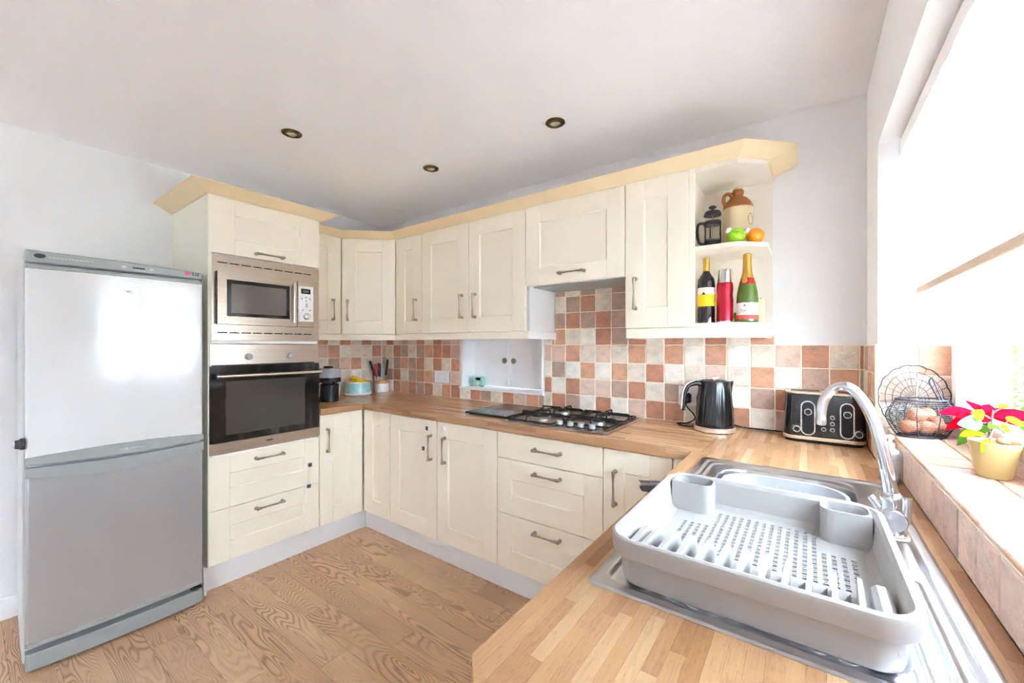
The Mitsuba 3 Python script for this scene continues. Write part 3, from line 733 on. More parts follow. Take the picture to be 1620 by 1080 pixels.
# ------------------------------------------------------------------ dish rack
dk = thing('dish_rack', 'grey plastic dish rack on the drainer, empty', 'dish rack')
QX0, QX1, QY0, QY1, QZ0 = -.268, .102, .671, 1.080, .9118
def rr(dx, r): return ring(QX0 - dx, QX1 + dx, QY0 - dx, QY1 + dx, r, 8)
outer = [(rr(-.010, .030), QZ0), (rr(-.003, .035), QZ0 + .004), (rr(.0, .038), QZ0 + .012), (rr(.0035, .042), .966)]
lip = [(rr(.0045, .042), .9655), (rr(.0135, .048), .9645), (rr(.0150, .050), .9665), (rr(.0175, .052), .988), (rr(.0160, .051), .9945), (rr(.0125, .048), .9965), (rr(.0065, .042), .9955)]
inner = [(rr(.0010, .040), .988), (rr(-.004, .034), .940), (rr(-.010, .03), .932), (rr(-.017, .026), .929)]
v, f = loft(outer + lip + inner, (False, False))
part(dk, 'tray', (v, f), 'plastic_grey', 30)
fl_poly = Polygon(rr(-.0165, .026))
TP, TX0_, TN = .0288, -.228, 11
teeth_x = [TX0_ + TP * k for k in range(TN)]
holes = []
for i in range(21):
    cx = -.2208 + i * .0144
    for j in range(26):
        cy = .838 + j * .0085
        if cy > .96 and (cx < -.165 or cx > .014): continue
        if cy > 1.045: continue
        w, h = ((.0080, .0072) if j % 2 == 0 else (.0068, .0032))
        holes.append(Polygon(ring(cx - w / 2, cx + w / 2, cy - h / 2, cy + h / 2, .0020 if j % 2 == 0 else .0010, 2)))
for k in range(TN - 1):
    x, x2 = teeth_x[k], teeth_x[k + 1]
    holes.append(Polygon([(x + .0055, .700), (x2 - .0055, .700), (x2 - .0058, .828), (x + .0075, .785)]))
part(dk, 'floor', ext(fl_poly.difference(unary_union(holes)), .9262, .9290), 'plastic_grey')
for x in teeth_x:
    pr = [(.676, .927), (.672, .978), (.700, .980), (.750, .980), (.778, .978), (.794, .973), (.806, .962), (.816, .946), (.826, .927)]
    m = ext_x(Polygon(pr), -.0036, .0036); vv = m.vertices
    vv[:, 0] = vv[:, 0] * np.interp(vv[:, 1], [.66, .76, .826], [1.0, .85, .5]) + np.interp(vv[:, 1], [.66, .826], [-.003, .003]) + x
    m.vertices = vv
    part(dk, 'plate_tooth', m, 'plastic_grey')
for x0, x1 in ((QX0 + .006, -.242), (.074, QX1 - .006)):
    part(dk, 'corner_block', bx(x0, x1, QY0 + .008, .795, .934, .972, .006), 'plastic_grey')
for x0, x1 in ((QX0 + .003, -.178), (.020, QX1 - .003)):
    e = (x0, x0 + .024) if x0 < -.1 else (x1 - .024, x1)
    u = unary_union([Polygon(ring(x0, x1, 1.018, QY1 + .002, .022, 6)), sbox(e[0], 1.018, e[1], QY1 - .02)])
    ui = Polygon(ring(x0 + .003, x1 - .003, 1.021, QY1 - .001, .019, 6))
    k = part(dk, 'cutlery_pocket', [ext(u.difference(ui), .928, .9945), ext(u, .926, .9285)], 'plastic_grey')

# ------------------------------------------------------------------ tap
tp = thing('tap', 'chrome swan-neck mixer tap behind the dish rack', 'tap')
bx_, by_ = .147, 1.19
part(tp, 'body', lathe([(.024, .912), (.024, .917), (.0185, .919), (.0185, .985), (.0200, .987), (.0200, .994), (.016, 1.000), (.0125, 1.003)], 36, (bx_, by_, 0)), 'chrome', 40)
pth = spline([(.146, 1.19, .995), (.140, 1.19, 1.04), (.130, 1.19, 1.10), (.113, 1.19, 1.165), (.092, 1.19, 1.208), (.072, 1.19, 1.227), (.050, 1.19, 1.222), (.032, 1.19, 1.197), (.0255, 1.19, 1.165), (.0245, 1.19, 1.146)], 8)
sp = part(tp, 'spout', tube(pth, np.interp(np.linspace(0, 1, len(pth)), [0, .35, .6, 1], [.0124, .0114, .0098, .0104]), 20), 'chrome', 50)
part(sp, 'aerator', [tube([(.0245, 1.19, 1.150), (.0243, 1.19, 1.1365)], .0112, 20), tube([(.0243, 1.19, 1.1365), (.0243, 1.19, 1.1345)], .0085, 20)], 'chrome', 40)
ct = part(tp, 'cartridge', tube([(bx_, by_, .957), (.1455, 1.160, .957), (.1450, 1.152, .957), (.1448, 1.1475, .957), (.1440, 1.140, .957), (.1438, 1.138, .957)], [.017, .017, .0175, .0215, .0215, .0202], 32), 'chrome', 40)
part(ct, 'lever', tube([(.164, 1.150, .955), (.1645, 1.150, .985), (.165, 1.151, 1.006)], [.0075, .0072, .0078], 14), 'chrome', 40)
part(tp, 'side_lug', tube([(.128, 1.195, .965), (.112, 1.201, .985)], [.009, .007], 12), 'chrome', 40)
part(tp, 'base_ring', lathe([(.031, .9105), (.031, .9125), (.027, .914)], 32, (bx_, by_, 0)), 'rose_gold', 40)

tl = thing('grey_clip_handle', 'small grey handle with chrome edges lying across the worktop edge beside the dish rack', 'handle')
M = frame((-.380, 1.122, .9148), (.86, .5, 0), (-.5, .86, 0))
part(tl, 'grip', xf(bx(.002, .100, -.013, .013, 0, .024, .006), M), 'grey_dark')
part(tl, 'edge', [xf(bx(0, .102, s * .0135 - .002, s * .0135 + .002, .018, .0255, .0015), M) for s in (-1, 1)] + [xf(bx(-.001, .003, -.0135, .0135, .018, .0255, .0015), M)], 'chrome')

# ------------------------------------------------------------------ fridge freezer
fr = thing('fridge_freezer', 'tall silver fridge freezer with dented doors beside the oven tower', 'fridge')
FW, FD = .583, .585
FA = np.array((-2.503, .157)); fu = np.array((math.sin(math.radians(1.9)), math.cos(math.radians(1.9)))); fo = np.array((fu[1], -fu[0]))
FM = frame((*FA, 0), (*fu, 0), (*fo, 0))                       # u along the front, out towards the room, front face at out = 0
BOW = .016
def bow(u, e=0.0):  # plan of the front: gently bowed
    t = (u / FW) * 2 - 1; return -.022 + BOW * (1 - t * t) + .006 + e
def front_plan(depth, e=0.0, r=.014, u0=0.0, u1=FW):
    us = np.linspace(u0 + r, u1 - r, 17)
    fr_ = [(u, bow(u, e)) for u in us]
    left = [(u0 + r - r * math.sin(t), bow(u0 + r, e) - r + r * math.cos(t)) for t in np.radians([90, 60, 30])]
    right = [(u1 - r + r * math.sin(t), bow(u1 - r, e) - r + r * math.cos(t)) for t in np.radians([30, 60, 90])]
    p = [(u1, -depth), (u0, -depth)] + left + fr_ + right
    return np.array(p)[::-1]
def slab(z0, z1, depth, e=0.0, ch=.004, **kw):
    p0, p1 = front_plan(depth, e, **kw), front_plan(depth, e - ch, **kw)
    m = mesh_of(loft([(p1, z0), (p0, z0 + ch), (p0, z1 - ch), (p1, z1)], (True, True)))
    if m.volume < 0: m.invert()
    return m
def inv(m):
    m = mesh_of(m)
    return m
part(fr, 'body', xf(bx(-.007, FW - .002, -FD, -.058, .03, 1.672, .004), FM), 'fridge_side')
top = slab(1.6535, 1.702, FD - .04, .002)
vv = top.vertices.copy(); vv[:, 2] += np.where(vv[:, 2] > 1.69, -.018 * (vv[:, 0] / FW) ** 2, 0); top.vertices = vv
cap = part(fr, 'top_cap', xf(top, FM), 'fridge_trim', 25, label='grey top panel with the maker\'s mark')
def on_front(m, u, z, e=.0):
    """lettering and badges: local (x, y) on the front at (u, z)"""
    t = (u / FW) * 2 - 1; sl = -4 * BOW * t / FW
    M = np.array([[1, 0, 0, u], [sl, 0, 1, bow(u, e)], [0, 1, 0, z], [0, 0, 0, 1.0]])
    return xf(xf(m, M), FM)
part(cap, 'lettering', on_front(text('LG', .016, .0012, True), .535, 1.6695, .0022), 'ink')
part(cap, 'logo', on_front(lathe([(.0105, 0), (.0105, .0014)], 24), .516, 1.677, .0022), 'pink_logo')
part(cap, 'badge', on_front(xf(lathe([(.013, 0), (.013, .0012)], 24), np.diag([1.25, .75, 1, 1])), .038, 1.682, .0022), 'grey_dark')
part(cap, 'lettering', on_front(join([bx(0.0 + k * .0108, .0075 + k * .0108, -.0022, .0022, 0, .0008) for k in range(12)]), .062, 1.679, .0022), 'fridge_side')
part(cap, 'display', on_front(bx(-.020, .020, -.0035, .0035, 0, .001), .335, 1.673, .0022), 'grey_dark')
for u in (.285, .38):
    part(cap, 'button', on_front(xf(lathe([(.006, 0), (.006, .0014)], 16), np.diag([1.3, .8, 1, 1])), u, 1.673, .0022), 'fridge_side')
def dents(m, spots, depth=.0028):
    m = mesh_of(m); v = m.vertices.copy()
    for (u, z, r) in spots:
        d2 = ((v[:, 0] - u) ** 2 + (v[:, 2] - z) ** 2) / r ** 2
        v[:, 1] -= np.where(v[:, 1] > -.03, depth * np.exp(-d2), 0)
    m.vertices = v; return m
def door_slab(z0, z1, spots):
    us = np.linspace(.010, FW - .010, 96); zs = np.linspace(z0 + .006, z1 - .006, 120)
    U, Zz = np.meshgrid(us, zs, indexing='ij')
    O = bow(U, .0006)
    for (u, z, r) in spots:
        O = O - .0026 * np.exp(-((U - u) ** 2 + (Zz - z) ** 2) / r ** 2)
    O += .0011 * (meshkit.fbm(np.stack([U * 5, Zz * 4, Zz * 0 + z0], -1), 2) - .5)
    i_ = np.arange(U.size).reshape(U.shape)
    q = np.stack([i_[:-1, :-1], i_[1:, :-1], i_[1:, 1:], i_[:-1, 1:]], -1).reshape(-1, 4)[:, ::-1]
    return (np.stack([U.ravel(), O.ravel(), Zz.ravel()], 1), q[:, [0, 1, 2, 0, 2, 3]].reshape(-1, 3))
UD = (.862, 1.6415); LD = (.112, .800)
ud_ = part(fr, 'upper_door', xf(slab(UD[0], UD[1], .056), FM), 'fridge_silver_lit', 25)
part(ud_, 'door_skin', xf(door_slab(*UD, [(.55, 1.02, .012), (.53, .93, .010), (.56, .95, .010), (.30, 1.58, .012), (.09, .99, .010)]), FM), 'fridge_silver_lit', True)
part(ud_, 'top_edge', xf(slab(1.6285, 1.643, .056, .003, ch=.002), FM), 'fridge_trim', 25)
ld_ = part(fr, 'lower_door', xf(slab(LD[0], LD[1], .056), FM), 'fridge_silver_dim', 25)
part(ld_, 'door_skin', xf(door_slab(*LD, [(.49, .665, .012), (.37, .66, .012), (.31, .655, .010), (.18, .42, .013), (.33, .44, .010), (.42, .38, .010), (.46, .69, .010), (.56, .70, .012), (.52, .41, .010)]), FM), 'fridge_silver_dim', True)
part(ld_, 'bottom_edge', xf(slab(.104, .122, .056, .004, ch=.002), FM), 'fridge_trim', 25)
def band(zb, zt, e):
    """a grip band across the front: z from zb(u) to zt(u)"""
    us = np.linspace(.0, FW, 40); v = []
    for u in us:
        b, t = zb(u), zt(u); o_ = bow(u)
        v += [(u, o_ - .01, b), (u, o_ + e, b + .002), (u, o_ + e, t - .003), (u, o_ - .001, t)]
    f = []
    for k in range(39):
        for i in range(4):
            j = (i + 1) % 4; a, b, c, d = k * 4 + i, k * 4 + j, (k + 1) * 4 + j, (k + 1) * 4 + i
            f += [(a, c, b), (a, d, c)]
    f += [(0, 1, 2), (0, 2, 3), (156, 158, 157), (156, 159, 158)]
    return (np.array(v), np.array(f))
sag = lambda u: 1 - ((u / FW) * 2 - 1) ** 2
mid = .836
ub = part(fr, 'upper_grip_band', xf(band(lambda u: mid + .003 - .010 * sag(u), lambda u: .868 + .014 * sag(u), .007), FM), 'fridge_trim', 30)
part(ub, 'lettering', on_front(join([bx(k * .0105, .007 + k * .0105, -.003, .003, 0, .0008) for k in range(8)]), .27, .853, .0075), 'fridge_side')
part(fr, 'lower_grip_band', xf(band(lambda u: .786 - .028 * sag(u), lambda u: mid - .005 - .010 * sag(u), .007), FM), 'fridge_trim', 30)
part(fr, 'kick_grille', xf(bx(.012, FW - .012, -.090, -.060, .03, .112), FM), 'fridge_trim')
part(fr, 'foot_panel', xf(slab(.012, .080, .10, .004, ch=.004), FM), 'fridge_trim', 25)
part(fr, 'hinge', xf(bx(FW - .05, FW - .006, -.03, -.004, .088, .100, .002), FM), 'black_plastic')
kn = thing('fridge_lock', 'dark grey child lock knob on the side of the fridge', 'lock')
part(kn, 'knob', xf(tube([(-.0005, -.030, .925), (-.012, -.030, .925), (-.016, -.030, .925), (-.026, -.030, .925)], [.023, .023, .018, .0165], 20), FM), 'grey_dark', 40)
part(kn, 'cap', xf(tube([(-.026, -.030, .925), (-.031, -.030, .925)], [.0165, .012], 20), FM), 'chrome', 40)

# ------------------------------------------------------------------ hatch in the back wall
hs = thing('serving_hatch', 'white recessed serving hatch with two sliding panels in the tiled back wall', 'hatch')
part(hs, 'frame', [ext_y(sbox(HX0, HZ0, HX1, HZ1).difference(sbox(HX0 + .012, HZ0 + .012, HX1 - .012, HZ1 - .012)), YB - .010, YB + .165)], 'gloss_white')
part(hs, 'sill_board', bx(HX0 - .011, HX1 + .011, YB - .022, YB + .13, HZ0 - .005, HZ0 + .0125, .002), 'gloss_white')
part(hs, 'sliding_panel', bx(HX0 + .013, -1.7995, 2.415, 2.425, HZ0 + .013, HZ1 - .013), 'gloss_white')
part(hs, 'sliding_panel', bx(-1.798, HX1 - .013, 2.4155, 2.4255, HZ0 + .013, HZ1 - .013), 'gloss_white')
for x, y in ((-1.835, 2.415), (-1.750, 2.4155)):
    part(hs, 'finger_pull', xf(lathe([(.022, 0), (.022, .002), (.018, .0025), (.016, .0012), (0, .0010)], 24), np.array([[1, 0, 0, x], [0, 0, -1, y], [0, 1, 0, 1.202], [0, 0, 0, 1.0]])), 'nickel', 40)
tm = thing('radio_timer', 'small mint green radio standing in the serving hatch', 'radio')
RX, RYY, RZ = -2.055, 2.335, HZ0 + .0125
part(tm, 'case', bx(RX - .07, RX + .07, RYY, RYY + .045, RZ + .004, RZ + .074, .008), 'mint')
part(tm, 'display', bx(RX + .005, RX + .050, RYY - .001, RYY + .002, RZ + .048, RZ + .068), 'black_gloss')
for dx in (.008, .018, .028, .040):
    part(tm, 'button', bx(RX + dx, RX + dx + .007, RYY - .0012, RYY + .002, RZ + .028, RZ + .036), 'cream')
part(tm, 'knob', xf(lathe([(.008, 0), (.008, .006)], 20), np.array([[1, 0, 0, RX + .03], [0, 0, -1, RYY], [0, 1, 0, RZ + .018], [0, 0, 0, 1.0]])), 'cream')
part(tm, 'foot', [bx(RX + s * .05 - .008, RX + s * .05 + .008, RYY + .008, RYY + .036, RZ, RZ + .005) for s in (-1, 1)], 'black_plastic')
part(tm, 'speaker_slot', [bx(RX - .055, RX - .02, RYY - .0008, RYY + .001, RZ + .020 + .008 * k, RZ + .0225 + .008 * k) for k in range(5)], 'grey_dark')

# ------------------------------------------------------------------ sockets
def socket(x0, x1, z0, z1, y, label, plugs=()):
    k = thing('socket', label, 'power socket')
    part(k, 'plate', bx(x0, x1, y - .009, y, z0, z1, .002), 'plastic_white')
    cx = (x0 + x1) / 2
    for s in (-1, 1):
        c = cx + s * (x1 - x0) * .24
        part(k, 'switch', bx(c - .006 - s * .012, c + .006 - s * .012, y - .0125, y - .008, z1 - .034, z1 - .016, .001), 'plastic_white')
        part(k, 'pin_hole', [bx(c - .002, c + .002, y - .0095, y - .0085, z0 + .046, z0 + .054), bx(c - .014, c - .008, y - .0095, y - .0085, z0 + .024, z0 + .028), bx(c + .008, c + .014, y - .0095, y - .0085, z0 + .024, z0 + .028)], 'black_matte')
    for s in plugs:
        c = cx + s * (x1 - x0) * .24
        part(k, 'plug', xf(loft([(ring(-.024, .024, -.026, .026, .012, 4), 0), (ring(-.023, .023, -.025, .025, .012, 4), .022), (ring(-.015, .015, -.016, .016, .010, 4), .032)]), np.array([[1, 0, 0, c], [0, 0, -1, y - .0095], [0, 1, 0, z0 + .040], [0, 0, 0, 1.0]])), 'black_plastic', 30)
    return k
socket(-2.426, -2.267, 1.021, 1.112, TY - .0012, 'white double socket left of the serving hatch')
socket(-.556, -.398, 1.003, 1.104, TY - .0012, 'white double socket with black plugs behind the kettle', (-1, 1))

# ------------------------------------------------------------------ gas hob
hb = thing('gas_hob', 'stainless steel gas hob with black pan supports set in the back worktop', 'hob')
HBX0, HBX1, HBY0, HBY1 = -1.330, -.737, 1.715, 2.232
part(hb, 'plate', loft([(ring(HBX0, HBX1, HBY0, HBY1, .012, 4), WT + .0005), (ring(HBX0, HBX1, HBY0, HBY1, .012, 4), WT + .0035), (ring(HBX0 + .012, HBX1 - .012, HBY0 + .012, HBY1 - .012, .012, 4), WT + .0085), (ring(HBX0 + .02, HBX1 - .02, HBY0 + .02, HBY1 - .02, .012, 4), WT + .0065)]), 'steel', 25)
burners = [(-1.185, 1.885, .064), (-1.165, 2.105, .043), (-.905, 2.100, .043), (-.862, 1.925, .036)]
for x, y, r in burners:
    k = part(hb, 'burner', lathe([(r, WT + .006), (r * 1.02, WT + .014), (r * .92, WT + .022), (r * .80, WT + .024)], 36, (x, y, 0)), 'burner_metal', 40)
    part(k, 'burner_cap', lathe([(r * .80, WT + .0235), (r * .80, WT + .028), (r * .72, WT + .031), (0, WT + .032)], 32, (x, y, 0)), 'cast_iron', 40)
    part(k, 'flame_port', [bx(-.0012, .0012, r * .93, r * 1.005, WT + .015, WT + .021).apply_transform(trimesh.transformations.rotation_matrix(a, (0, 0, 1))).apply_translation((x, y, 0)) for a in np.linspace(0, 2 * math.pi, 28)[:-1]], 'black_matte')
def grate(x0, x1, y0, y1, bs):
    rod = .0052; z = WT + .014; zt = WT + .040
    loop = [(x0, y0, z), (x1, y0, z), (x1, y1, z), (x0, y1, z), (x0, y0, z), (x1, y0, z)]
    ms = [tube([loop[i], loop[i + 1]], rod, 8) for i in range(4)] + [sphere(p, rod, 1) for p in loop[:4]]
    for bx0, by0, r in bs:
        for sx, sy in ((1, 0), (-1, 0), (0, 1), (0, -1)):
            ex = (x1 if sx > 0 else x0) if sx else bx0; ey = (y1 if sy > 0 else y0) if sy else by0
            p = np.array((ex, ey, z)); q = np.array((bx0 + sx * r * .45, by0 + sy * r * .45, zt))
            far = abs(ex - bx0) + abs(ey - by0)
            if far > .17:
                ex, ey = bx0 + sx * .105, by0 + sy * .105; p = np.array((ex, ey, z))
                ms.append(tube([(x0, ey, z), (x1, ey, z)], rod, 8) if sy else tube([(ex, y0, z), (ex, y1, z)], rod, 8))
            ms.append(tube(spline([p, (p[0], p[1], zt - .006), (p[0] - sx * .012, p[1] - sy * .012, zt), q], 4), rod * .9, 8))
    return join(ms)
part(hb, 'pan_support', grate(-1.302, -1.040, 1.750, 2.205, burners[:2]), 'cast_iron', 40)
part(hb, 'pan_support', grate(-1.022, -.768, 1.835, 2.205, burners[2:]), 'cast_iron', 40)
for x in (-1.010, -.950, -.892, -.834):
    k = part(hb, 'knob', lathe([(.0185, WT + .0065), (.0185, WT + .012), (.0172, WT + .013), (.0160, WT + .030), (.0130, WT + .032)], 24, (x, 1.790, 0)), 'fridge_trim', 40)
    part(k, 'skirt', lathe([(.0205, WT + .0062), (.0205, WT + .0115), (.0185, WT + .012)], 24, (x, 1.790, 0)), 'black_plastic', 40)
part(hb, 'logo_strip', bx(-.905, -.855, 1.728, 1.736, WT + .0078, WT + .0090), 'grey_dark')
gb = thing('glass_board', 'black glass board lying on the worktop left of the gas hob', 'board')
part(gb, 'glass', bx(-1.650, -1.345, 1.785, 2.185, WT + .006, WT + .016, .002), 'black_gloss')
part(gb, 'foot', [bx(x - .012, x + .012, y - .012, y + .012, WT + .0002, WT + .0062) for x in (-1.62, -1.375) for y in (1.815, 2.155)], 'black_plastic')

# ------------------------------------------------------------------ things on the back worktop, from left to right
cf = thing('coffee_machine', 'black capsule coffee machine with a grey lid beside the oven tower', 'coffee machine')
c = (-2.825, 1.602, 0)
part(cf, 'body', lathe([(.060, WT), (.064, WT + .003), (.064, WT + 0.1220), (.058, WT + 0.1266), (.050, WT + 0.1288), (.050, WT + 0.1379), (.074, WT + 0.1401), (.078, WT + 0.1469), (.078, WT + 0.1751)], 36, c), 'black_plastic', 40)
part(cf, 'lid', lathe([(.080, WT + 0.1751), (.080, WT + 0.2316), (.074, WT + 0.2396), (.040, WT + 0.2418), (0, WT + 0.2418)], 36, c), 'coffee_grey', 40, label='pale grey lid')
part(cf, 'handle', bx(c[0] - .034, c[0] + .034, c[1] - .030, c[1] + .012, WT + 0.2413, WT + 0.2554, .005), 'black_plastic')
part(cf, 'water_tank', bx(c[0] - .06, c[0] + .02, c[1] - .105, c[1] - .070, WT + .0005, WT + 0.0339, .006), 'black_plastic')
part(cf, 'spout', bx(c[0] + .052, c[0] + .076, c[1] - .006, c[1] + .018, WT + 0.1220, WT + 0.1401, .004), 'black_plastic')

fb = thing('fruit_bowl', 'mint and white ceramic bowl flaring out to its foot, with lemons in it', 'bowl')
c = (-2.992, 1.945, 0)
part(fb, 'body', lathe([(.060, WT), (.096, WT + .002), (.104, WT + .012), (.104, WT + .020), (.094, WT + 0.1040), (.090, WT + 0.1092), (.086, WT + 0.1066), (.086, WT + 0.0715), (.05, WT + 0.0455), (0, WT + 0.0416)], 48, c), 'bowl_glaze', 50)
for i, (dx, dy, dz, l) in enumerate(((-.035, .02, .076, 'yellow lemon at the back left of the mint bowl'), (.025, -.02, .076, 'yellow lemon at the front right of the mint bowl, under the banana'), (.03, .035, .078, 'yellow lemon at the back right of the mint bowl'), (-.02, -.035, .072, 'yellow lemon at the front left of the mint bowl'))):
    k = thing('lemon', l, 'lemon', 'lemons in the mint bowl')
    m = sphere((0, 0, 0), .024, 2, (1.45, 1, 1)); vv = m.vertices; vv[:, 0] += np.sign(vv[:, 0]) * .006 * np.maximum(0, np.abs(vv[:, 0]) / .035 - .8) * 5
    put(k, mv(rot(m, (0, 0, 1), 40 * i + 20), c[0] + dx, c[1] + dy, WT + dz + .026), 'lemon_peel', True)
bn = thing('banana', 'yellow banana lying on the lemons in the mint bowl', 'banana')
part(bn, 'peel', tube(spline([(c[0] - .05, c[1] - .035, WT + 0.1274), (c[0] - .02, c[1] - .045, WT + 0.1404), (c[0] + .025, c[1] - .035, WT + 0.1378), (c[0] + .062, c[1] - .005, WT + 0.1222)], 6), np.interp(np.linspace(0, 1, 19), [0, .12, .5, .9, 1], [.004, .012, .015, .011, .004]), 10), 'banana_skin', 60)

jr = thing('utensil_jar', 'white stoneware jar with a tan rim in the back corner', 'jar')
c = (-3.010, 2.190, 0)
part(jr, 'body', lathe([(.048, WT), (.057, WT + .002), (.060, WT + .010), (.060, WT + 0.0741), (.054, WT + 0.0858)], 40, c), 'jar_white', 40)
part(jr, 'rim', lathe([(.0595, WT + 0.0749), (.0575, WT + 0.0842), (.055, WT + 0.0897), (.057, WT + 0.1030), (.053, WT + 0.1045), (.050, WT + 0.1014), (.050, WT + 0.0468), (0, WT + 0.0452)], 40, c), 'jar_tan', 40, label='tan glazed rim')
for i, (dx, dy, tx, ty, h, mt, lb_) in enumerate(((-.030, -.02, -.110, -.055, .300, 'black_plastic', 'black handled utensil leaning far left in the white jar'), (-.016, -.03, -.080, -.075, .298, 'black_plastic', 'black handled knife leaning left in the jar, second from the left'),
        (.004, -.03, -.035, -.05, .275, 'red_plastic', 'red handled knife in the middle of the white jar'), (-.004, -.005, -.010, -.02, .275, 'black_plastic', 'black handled knife behind the red one in the jar'), (.016, -.02, .010, -.045, .285, 'black_plastic', 'wide black handled knife right of the red one in the jar'),
        (.022, -.012, .035, -.03, .280, 'coffee_grey', 'grey handled tool in the white jar'), (.032, -.005, .085, .0, .315, 'black_plastic', 'black handled utensil leaning right in the white jar'), (.0, .02, -.05, .02, .265, 'black_plastic', 'short black handled utensil at the back of the jar'))):
    k = thing('kitchen_knife' if 'knife' in lb_ else 'utensil', lb_, 'knife' if 'knife' in lb_ else 'utensil')
    a = np.array((c[0] + dx, c[1] + dy, WT + .050)); b = np.array((c[0] + tx * .95, min(c[1] + ty * .9, 2.258), WT + h - .03))
    q = lambda t: a + (b - a) * t
    part(k, 'blade', tube([q(0), q(.5)], .0045, 8), 'nickel', 40)
    part(k, 'handle', tube([q(.42), q(.46), q(.6), q(.8), q(.97), q(1.0)], [.006, .0105, .0098, .0092, .0105, .006], 10), mt, 50)

# ---- kettle
RV = np.array((.807, .590, 0)); FV = np.array((-.590, .807, 0))
kt = thing('kettle', 'black ribbed kettle with rose-gold trim beside the wall socket', 'kettle')
c = np.array((-.362, 2.142, 0))
prof = [(.081, WT + .032), (.083, WT + .040), (.080, WT + .10), (.0735, WT + .17), (.069, WT + .215), (.067, WT + .232)]
rings = []
for r, z in prof:
    t = np.arange(96) * 2 * math.pi / 96
    rad = r * (1 + (.016 * np.cos(t * 24) if WT + .05 < z < WT + .19 else 0 * t))
    rings.append((np.stack([c[0] + rad * np.cos(t), c[1] + rad * np.sin(t)], 1), z))
part(kt, 'body', loft(rings), 'kettle_black', 35)
part(kt, 'base', lathe([(.080, WT + .0015), (.090, WT + .004), (.090, WT + .020), (.086, WT + .024)], 40, (c[0], c[1], 0)), 'rose_gold', 40)
part(kt, 'base_foot', lathe([(.078, WT + .0002), (.082, WT + .002)], 40, (c[0], c[1], 0)), 'black_plastic')
part(kt, 'collar', lathe([(.084, WT + .024), (.0845, WT + .031), (.082, WT + .033)], 40, (c[0], c[1], 0)), 'black_plastic', 40)
part(kt, 'lid', lathe([(.067, WT + .230), (.066, WT + .238), (.050, WT + .243), (0, WT + .245)], 36, (c[0], c[1], 0)), 'black_plastic', 40)
part(kt, 'lid_knob', [tube([c + (0, 0, WT + .243), c + (0, 0, WT + .252)], .006, 12), tube([c + RV * -.016 + (0, 0, WT + .252), c + RV * .016 + (0, 0, WT + .255)], .006, 12)], 'rose_gold', 40)
sp_ = loft([(circ(0, 0, .030, 16, .022), 0), (circ(.008, 0, .026, 16, .016), .03), (circ(.018, 0, .022, 16, .012), .055)])
Ms = np.eye(4); Ms[:3, 0] = RV; Ms[:3, 1] = FV; Ms[:3, 3] = c + RV * .052 + (0, 0, WT + .183)
part(kt, 'spout', xf(sp_, Ms), 'kettle_black', 40)
hp = spline([c + RV * -.060 + (0, 0, WT + .222), c + RV * -.090 + (0, 0, WT + .228), c + RV * -.125 + (0, 0, WT + .215), c + RV * -.142 + (0, 0, WT + .180), c + RV * -.148 + (0, 0, WT + .130), c + RV * -.150 + (0, 0, WT + .098)], 6)
hd = part(kt, 'handle', tube(hp, np.interp(np.linspace(0, 1, len(hp)), [0, .3, 1], [.013, .011, .008]), 12), 'black_plastic', 50)
part(hd, 'handle_strip', tube(hp + (RV * -.0085 + np.array((0, 0, .006))), np.interp(np.linspace(0, 1, len(hp)), [0, .1, .9, 1], [.002, .0055, .0055, .003]), 10), 'rose_gold', 50)
part(kt, 'cord', tube(spline([(-.432, 2.168, WT + .010), (-.470, 2.150, WT + .006), (-.520, 2.165, WT + .006), (-.545, 2.205, WT + .006), (-.500, 2.235, WT + .008), (-.470, 2.246, WT + .04), (-.510, 2.245, WT + .09), (-.510, 2.240, WT + .125)], 6), .0034, 8), 'black_plastic', 60)

# ---- toaster
to = thing('toaster', 'black four-slice toaster with rose-gold trim in the corner behind the tap', 'toaster')
A0, A1, B0, B1 = -.086, .1885, 2.106, 2.262
def tr(d, r=.045): return ring(A0 + d, A1 - d, B0 + d, B1 - d, r, 8)
part(to, 'body', loft([(tr(.002), WT + .026), (tr(0), WT + .032), (tr(.006), WT + .196), (tr(.009), WT + .203)]), 'kettle_black', 30)
part(to, 'base_trim', loft([(tr(-.0015), WT + .013), (tr(-.0022), WT + .016), (tr(-.0022), WT + .024), (tr(0), WT + .027)]), 'rose_gold', 30)
part(to, 'foot_base', loft([(tr(.006), WT + .0004), (tr(.002), WT + .014)]), 'black_matte', 30)
part(to, 'top_trim', loft([(tr(.008), WT + .203), (tr(.006), WT + .206), (tr(.006), WT + .209), (tr(.012), WT + .212)]), 'rose_gold', 30)
for y in (2.150, 2.196):
    for x0, x1 in ((-.060, .042), (.062, .164)):
        part(to, 'bread_slot', bx(x0, x1, y, y + .024, WT + .205, WT + .2128), 'black_matte')
YF = B0 + .0045
def on_toaster(poly, h, y=None):
    m = ext(poly, 0, h); return xf(m, np.array([[1, 0, 0, 0], [0, 0, -1, y if y is not None else YF], [0, 1, 0, 0], [0, 0, 0, 1.0]]))
def stadium(x, z0, z1, w): return LineString([(x, z0 + w / 2), (x, z1 - w / 2)]).buffer(w / 2)
def zy(x, z): return B0 + .006 * (z - WT - .032) / .164
